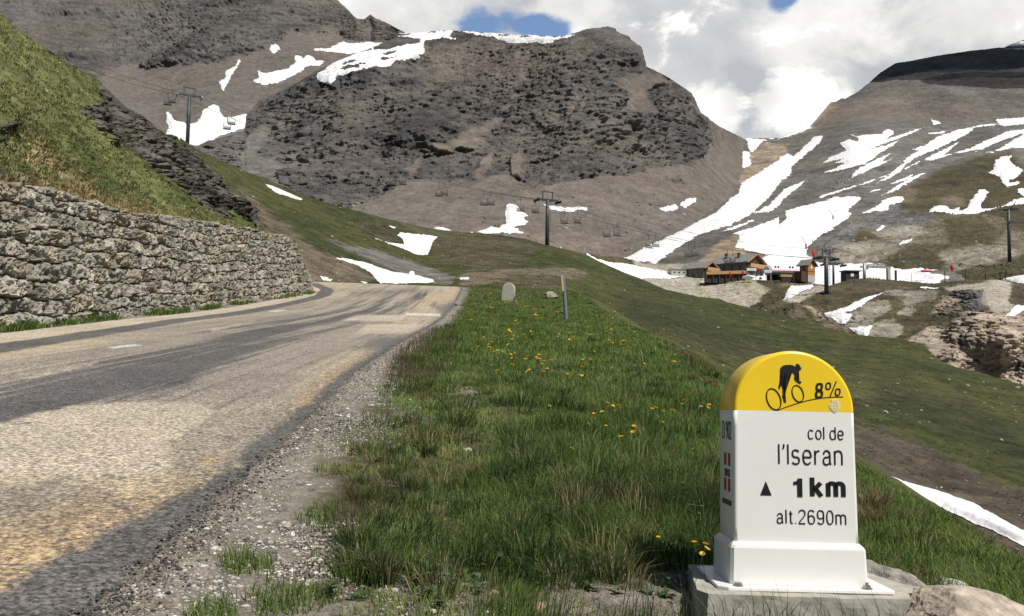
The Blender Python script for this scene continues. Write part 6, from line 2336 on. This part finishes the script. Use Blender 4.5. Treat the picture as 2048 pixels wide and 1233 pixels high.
# green clumps on the bank at the right of the milestone
spots = []
for k in range(170):
    px_, py_ = GR.uniform(1735, 2048), 0
    py_ = GR.uniform(960 + (px_ - 1735) * 0.46, 1215)
    p = hit(px_, py_, 3.6)
    if p[1] > 12:
        continue
    tall = px_ < 1860 and py_ > 1030
    spots.append((p, 60, (0.13 if tall else 0.035) * GR.uniform(.6, 1.2), 0.10, GREEN[:4] if GR.random() < 0.8 else DRY, 0.0025, 0.9))
tufts('grass_tufts', spots)

# tufts along the foot of the retaining wall
spots = []
for k in range(150):
    t = GR.random() ** 1.3
    s_ = 10 + t * 42
    bx0, by0 = np.interp(s_, seg, wl[:, 0]), np.interp(s_, seg, wl[:, 1])
    if fbm(np.array([[s_ * 0.4, 0, 0]]), 3, 44)[0] < -0.05:
        continue
    q = (bx0 + 0.30 + GR.random() * 0.35, by0, 0)
    spots.append(((q[0], q[1], float(zg(q[0], q[1]))), 45, GR.uniform(.10, .32), 0.28, GREEN[:4], 0.012, 0.9))
tufts('grass_tufts', spots)

# tussocks on the bank above the wall, enough to break its outline
PXe, PYe, Ve = SHEETS['embankment'][:3]
idx = GR.choice(len(Ve), 5200, replace=False)
spots = []
rockp = [(195, 150), (216, 175), (250, 210), (300, 240), (400, 300), (440, 345), (475, 388), (520, 420), (560, 470), (530, 462), (480, 440), (400, 405), (350, 375), (290, 330), (235, 280), (180, 240), (165, 222), (205, 215)]
inr = sdpoly(PXe[idx], PYe[idx], rockp)
dryb = sdpoly(PXe[idx], PYe[idx], [(0, 350), (60, 350), (160, 365), (250, 390), (330, 415), (440, 440), (560, 478), (590, 500), (420, 485), (250, 465), (0, 420)])
nE = fbm(Ve[idx] * 0.35, 3, 99)
for k, j in enumerate(idx):
    if inr[k] > -4 or PXe[j] < -60:
        continue
    if dryb[k] > -8 and GR.random() < 0.75:
        pal = [(0.28, 0.20, 0.09), (0.20, 0.15, 0.07), (0.34, 0.27, 0.15)]
    else:
        pal = [(0.07, 0.09, 0.026), (0.11, 0.13, 0.04), (0.17, 0.17, 0.06), (0.25, 0.225, 0.10)] if nE[k] < 0.1 else [(0.14, 0.145, 0.05), (0.22, 0.205, 0.08), (0.30, 0.265, 0.13)]
    spots.append((Ve[j] - np.array([0, 0, 0.03]), 12, GR.uniform(.07, .19), 0.2, pal, 0.02, 1.1))
tufts('grass_tufts', spots)


# verge clumps: taller bent bunches standing out of the short turf
spots = []
LIGHT = [(0.09, 0.15, 0.035), (0.13, 0.19, 0.05), (0.06, 0.10, 0.03), (0.17, 0.20, 0.07)]
DEEP = [(0.045, 0.075, 0.022), (0.07, 0.115, 0.03), (0.035, 0.055, 0.02)]
BUFF = [(0.24, 0.20, 0.10), (0.13, 0.13, 0.05), (0.30, 0.25, 0.13)]
for k in range(520):
    px_, py_ = GR.uniform(700, 1460), 590 + 600 * GR.random() ** 1.3
    lim = np.interp(py_, [590, 650, 760, 900, 1020, 1100, 1200], [925, 880, 800, 730, 640, 650, 620])
    if px_ < lim:
        continue
    p = hit(px_, py_, 2)
    if p[0] > XC(p[1]) + 0.4 or (abs(p[0] - base_pt[0]) < 0.6 and p[1] > 2.9 and p[1] < 4.0):
        continue
    near_ = p[1] < 6
    pal = [LIGHT, DEEP, DEEP, LIGHT, LIGHT, DEEP, BUFF][GR.integers(0, 7)]
    hgt_ = GR.uniform(.10, .22) * (1.25 if 1000 < px_ < 1440 and py_ > 780 else 0.8)
    spots.append((p, 70 if near_ else 45, hgt_, GR.uniform(.04, .12) * (1 if near_ else 1.6), pal, 0.0022 * max(1, p[1] / 4.5) ** 0.8, 1.1))
tufts('grass_tufts', spots)

# hillside tussocks beyond the verge
PXe, PYe, Ve = SHEETS['hillside'][:3]
idx = GR.choice(len(Ve), 8000, replace=False)
nE = fbm(Ve[idx] * 0.25, 3, 99)
nF = fbm(Ve[idx] * 0.06, 3, 98)
spots = []
avoid = np.full(len(idx), -60.0)
for poly in ([(660, 510), (690, 508), (870, 555), (870, 575), (740, 575), (700, 535)], [(745, 470), (800, 460), (885, 468), (860, 515), (830, 518)], [(1725, 922), (1880, 975), (2010, 1035), (2420, 1230), (2420, 1350), (1980, 1085), (1780, 980)], [(640, 480), (760, 505), (840, 530), (920, 555), (860, 570), (700, 510)]):
    avoid = np.maximum(avoid, sdpoly(PXe[idx], PYe[idx], poly))
for k, j in enumerate(idx):
    if avoid[k] > -3 or nE[k] < -0.25:
        continue
    dd_ = Ve[j][1]
    pal = [(0.05, 0.066, 0.024), (0.08, 0.096, 0.032), (0.12, 0.125, 0.045)] if nF[k] < 0.25 else [(0.11, 0.092, 0.048), (0.08, 0.072, 0.036), (0.16, 0.135, 0.07)]
    s_ = (dd_ / 80) ** 0.7
    spots.append((Ve[j] - np.array([0, 0, 0.02]), 9, GR.uniform(.05, .13) * s_, 0.42 * s_, pal, 0.04 * s_, 1.6))
tufts('grass_tufts', spots)


# broad-leaved weeds
def leaf(V, F, C, base, az, ln, wd, lift, col):
    n = 6
    o = len(V)
    d = np.array([math.cos(az), math.sin(az), 0])
    s = np.array([-d[1], d[0], 0])
    for k in range(n + 1):
        t = k / n
        w = wd * math.sin(math.pi * min(t * 0.92 + 0.06, 1)) ** 0.8 * (1 + 0.18 * (k % 2))
        c = base + d * ln * t + np.array([0, 0, lift * t * (1.4 - t)])
        V += [c - s * w + np.array([0, 0, w * 0.35]), c, c + s * w + np.array([0, 0, w * 0.35])]
        C += [col, [x * 0.8 for x in col], col]
    for k in range(n):
        a = o + k * 3
        F += [(a, a + 1, a + 4, a + 3), (a + 1, a + 2, a + 5, a + 4)]


V_, F_, C_ = [], [], []
wspots = [(1250, 905), (1180, 960), (1090, 950), (1120, 985), (1225, 1110), (1270, 1130), (1150, 1145), (1335, 1180), (1390, 1160), (1010, 870), (940, 880), (660, 1200), (720, 1205), (840, 1170), (900, 1190), (1040, 1150), (1300, 900), (1420, 1130), (1160, 820), (1225, 840), (930, 1165), (1180, 1190),
          (1340, 1010), (1250, 1010), (1100, 1080), (1060, 1010), (1390, 1060), (780, 1080), (860, 1140), (1330, 860), (1200, 780), (1120, 790)]
for px_, py_ in wspots + [(GR.uniform(650, 1430), GR.uniform(830, 1225)) for _ in range(55)]:
    p = hit(px_, py_, 2)
    pale = GR.random() < 0.35
    col_ = (0.16, 0.21, 0.12) if pale else ((0.07, 0.12, 0.035) if GR.random() < .7 else (0.10, 0.15, 0.04))
    hgt_ = GR.uniform(0.03, 0.12) * (1.4 if py_ < 1080 and px_ > 1000 else 0.7)
    for k in range(GR.integers(5, 10)):
        a = GR.random() * 6.283
        leaf(V_, F_, C_, np.array(p) + np.array([0, 0, hgt_ * GR.uniform(.2, 1)]), a, GR.uniform(.025, .06), GR.uniform(.007, .014), GR.uniform(-.01, .04), [x * GR.uniform(.8, 1.2) for x in col_])
wd_ = mesh_np('weeds', np.array(V_), np.array(F_), MT['grass'], np.array(C_))
tag(wd_, kind='stuff')

# yellow flowers, each its own object
fl_mesh = []
for vkind in range(4):
    Vf, Ff, Cf = [], [], []
    pet = [(0.78, 0.50, 0.015), (0.80, 0.56, 0.03), (0.76, 0.62, 0.12), (0.82, 0.47, 0.01)][vkind]
    npet = 12
    for layer, (r0, zz) in enumerate(((1.0, 0.0), (0.68, 0.12))):
        for k in range(npet):
            a = 2 * math.pi * k / npet + layer * 0.26
            o = len(Vf)
            d = np.array([math.cos(a), math.sin(a)])
            s = np.array([-d[1], d[0]]) * 0.24
            for t, w in ((0.1, .3), (0.6, 1.0), (1.0, .55)):
                for sg in (-1, 1):
                    Vf.append((d[0] * r0 * t + s[0] * w * sg * r0, d[1] * r0 * t + s[1] * w * sg * r0, zz + 0.28 * t * t))
                    Cf.append(pet)
            Ff += [(o, o + 1, o + 3, o + 2), (o + 2, o + 3, o + 5, o + 4)]
    o = len(Vf)
    for k in range(6):
        a = math.pi * k / 3
        for z in (-12.0, -0.05):
            Vf.append((0.09 * math.cos(a) + (0.8 if z < -1 else 0), 0.09 * math.sin(a), z))
            Cf.append((0.06, 0.09, 0.03))
    for k in range(6):
        j = (k + 1) % 6
        Ff.append((o + 2 * k, o + 2 * j, o + 2 * j + 1, o + 2 * k + 1))
    tmp = mesh_np('yellow_flower', np.array(Vf), np.array(Ff), MT['grass'], np.array(Cf), smooth=False)
    fl_mesh.append(tmp)
fsp = []
z4p = lambda x, y: (500 + x / 2.156, 700 + y / 2.156)
for q in ((1070, 88), (1130, 65), (1205, 88), (1192, 95), (1260, 62), (1270, 48), (1282, 82), (1265, 95), (1300, 45), (1365, 75), (1385, 98), (1370, 105), (1420, 108), (1432, 112), (1468, 38), (1470, 45), (1435, 75), (1245, 40), (1505, 215), (1540, 228), (1565, 243), (1590, 240), (1518, 268), (1482, 275), (1545, 245), (1580, 262), (1292, 243), (1535, 328), (1655, 330), (1650, 355), (1750, 250), (1735, 255), (1780, 265), (1822, 262), (1865, 235), (1875, 215), (1945, 245), (1975, 250), (1895, 300), (1980, 238), (1955, 392), (1912, 428), (1388, 425), (1600, 375), (1760, 808), (1810, 806), (1885, 818), (1915, 830), (1965, 838), (1970, 858), (1950, 880), (1800, 42), (1830, 52), (1530, 45), (1560, 80), (1700, 60), (1600, 250), (1460, 320), (1780, 312)):
    fsp.append(z4p(*q))
z8p = lambda x, y: (850 + x / 8.533, 540 + y / 5.12 * 1.0)
for q in ((650, 235), (665, 240), (680, 235), (745, 330), (820, 335), (850, 335), (930, 320), (940, 345), (670, 385), (685, 390), (1015, 378), (1012, 412), (1045, 372), (1085, 372), (1180, 370), (1270, 383), (1115, 460), (1155, 440), (1160, 468), (1185, 490), (1260, 505), (1345, 435), (1365, 430), (1530, 415), (1620, 478), (860, 615), (870, 632), (808, 652), (825, 682), (912, 675), (928, 685), (1015, 665), (895, 712), (680, 742), (652, 765), (1365, 683), (1478, 650), (1480, 715), (710, 842), (738, 860), (918, 858), (890, 905), (1148, 910), (1170, 910), (1895, 618), (1862, 632), (1910, 612), (2010, 745), (2035, 725)):
    fsp.append((850 + q[0] / 5.12, 540 + q[1] / 5.12))
for k in range(60):
    fsp.append((GR.uniform(940, 1280), GR.uniform(590, 720)))
FLAB = 'small yellow wildflower blooming in the tall verge grass'
for k, (px_, py_) in enumerate(fsp):
    hh = GR.uniform(0.20, 0.29)
    p = hit(px_, py_, 2, lift=hh)
    o = fl_mesh[k % 4] if k < 4 else fl_mesh[k % 4].copy()
    if k >= 4:
        COL.objects.link(o)
    r_ = (0.018 if p[1] > 4.5 else 0.0115) * GR.uniform(.7, 1.25) * max(1.0, p[1] / 6) ** 0.7
    o.location = tuple(p)
    o.rotation_euler = (GR.uniform(.0, .7), GR.uniform(-.3, .3), GR.random() * 6.28)
    o.scale = (r_, r_, r_)
    tag(o, FLAB, 'flower', 'yellow flowers in the verge')

# pebbles on the gravel strip and bare soil
bm = bmesh.new()
bmesh.ops.create_icosphere(bm, subdivisions=1, radius=1.0)
ico = np.array([v_.co for v_ in bm.verts])
icf = np.array([[v_.index for v_ in f_.verts] for f_ in bm.faces])
bm.free()


def pebbles(name, P, r, pal):
    n = len(P)
    S = r[:, None] * GR.uniform(.55, 1.3, (n, 3))
    S[:, 2] *= 0.65
    J = ico[None] * (1 + GR.uniform(-.28, .28, (n, len(ico), 1)))
    a = GR.random(n) * 6.283
    c, s = np.cos(a)[:, None], np.sin(a)[:, None]
    X = J * S[:, None, :]
    X = np.stack([X[..., 0] * c - X[..., 1] * s, X[..., 0] * s + X[..., 1] * c, X[..., 2]], -1)
    V = (X + P[:, None]).reshape(-1, 3)
    F = (icf[None] + (np.arange(n) * len(ico))[:, None, None]).reshape(-1, 3)
    pal = np.array(pal)
    cc = pal[GR.integers(0, len(pal), n)] * GR.uniform(.65, 1.25, (n, 1))
    o = mesh_np(name, V, F, MT['pebble'], np.repeat(cc[:, None], len(ico), 1).reshape(-1, 3), smooth=False)
    return tag(o, kind='stuff')


n = 75000
u = GR.random(n)
Yb = (1.8 ** -0.7 + u * (40 ** -0.7 - 1.8 ** -0.7)) ** (1 / -0.7)
e = GR.normal(0.42, 0.28, n) * (gravel_w(Yb) / 0.6)
wide = GR.random(n) < 0.25
e = np.where(wide & (Yb < 5), GR.uniform(0.2, 3.0, n), e)
ok = e > 0.02
n, Yb, e, = int(ok.sum()), Yb[ok], e[ok]
xb = XR(Yb) + e
P = np.stack([xb, Yb, zg(xb, Yb)], -1)
P[:, 2] += 0.05 * sstep(0.1, 0.8, e) * fbm(P * 1.3, 4, 5) * 0
r = 0.0036 * np.exp(GR.normal(0, .55, n)) * np.maximum(1, Yb / 7) ** 0.6
GREYS = [(0.20, 0.18, 0.155), (0.32, 0.295, 0.25), (0.44, 0.41, 0.36), (0.13, 0.115, 0.10), (0.30, 0.25, 0.19), (0.55, 0.53, 0.49)]
pebbles('pebbles', P, np.minimum(r, 0.018), GREYS)
# crumbs of tar along the broken edge of the road
n = 5000
u = GR.random(n)
Yb = (1.8 ** -0.7 + u * (30 ** -0.7 - 1.8 ** -0.7)) ** (1 / -0.7)
e = GR.normal(0.05, 0.07, n)
xb = XR(Yb) + e
P = np.stack([xb, Yb, zg(xb, Yb) + 0.004], -1)
pebbles('tar_crumbs', P, np.minimum(0.0042 * np.exp(GR.normal(0, .5, n)), 0.014), [(0.045, 0.043, 0.043), (0.07, 0.068, 0.066), (0.10, 0.095, 0.09), (0.2, 0.17, 0.13)])
# loose pale stones over the hillside and the scree
for shn, cnt, r0, pal in (('hillside', 900, 0.12, [(0.34, 0.32, 0.28), (0.45, 0.43, 0.38), (0.2, 0.19, 0.16)]), ('terrace_bank', 500, 0.32, [(0.34, 0.31, 0.26), (0.24, 0.21, 0.17)]),
                          ('rocky_knoll', 300, 0.45, [(0.34, 0.31, 0.26), (0.24, 0.21, 0.17)]), ('rocky_mountain', 900, 0.65, [(0.34, 0.31, 0.27), (0.17, 0.15, 0.13)]), ('embankment', 420, 0.05, [(0.40, 0.38, 0.33), (0.5, 0.48, 0.43)])):
    PXe, PYe, Ve = SHEETS[shn][:3]
    j = GR.choice(len(Ve), cnt, replace=False)
    nz_ = fbm(Ve[j] * (0.12 if shn != 'rocky_mountain' else 0.02), 3, 123)
    ok = nz_ > -0.1
    if shn == 'rocky_mountain':
        ok &= PYe[j] > 330
    j = j[ok]
    pebbles('scattered_stones', Ve[j], r0 * np.minimum(np.exp(GR.normal(-0.1, .4, len(j))), 1.7) * np.clip(Ve[j][:, 1] / 60, 0.35, 1) ** (1 if shn == 'hillside' else 0), pal)
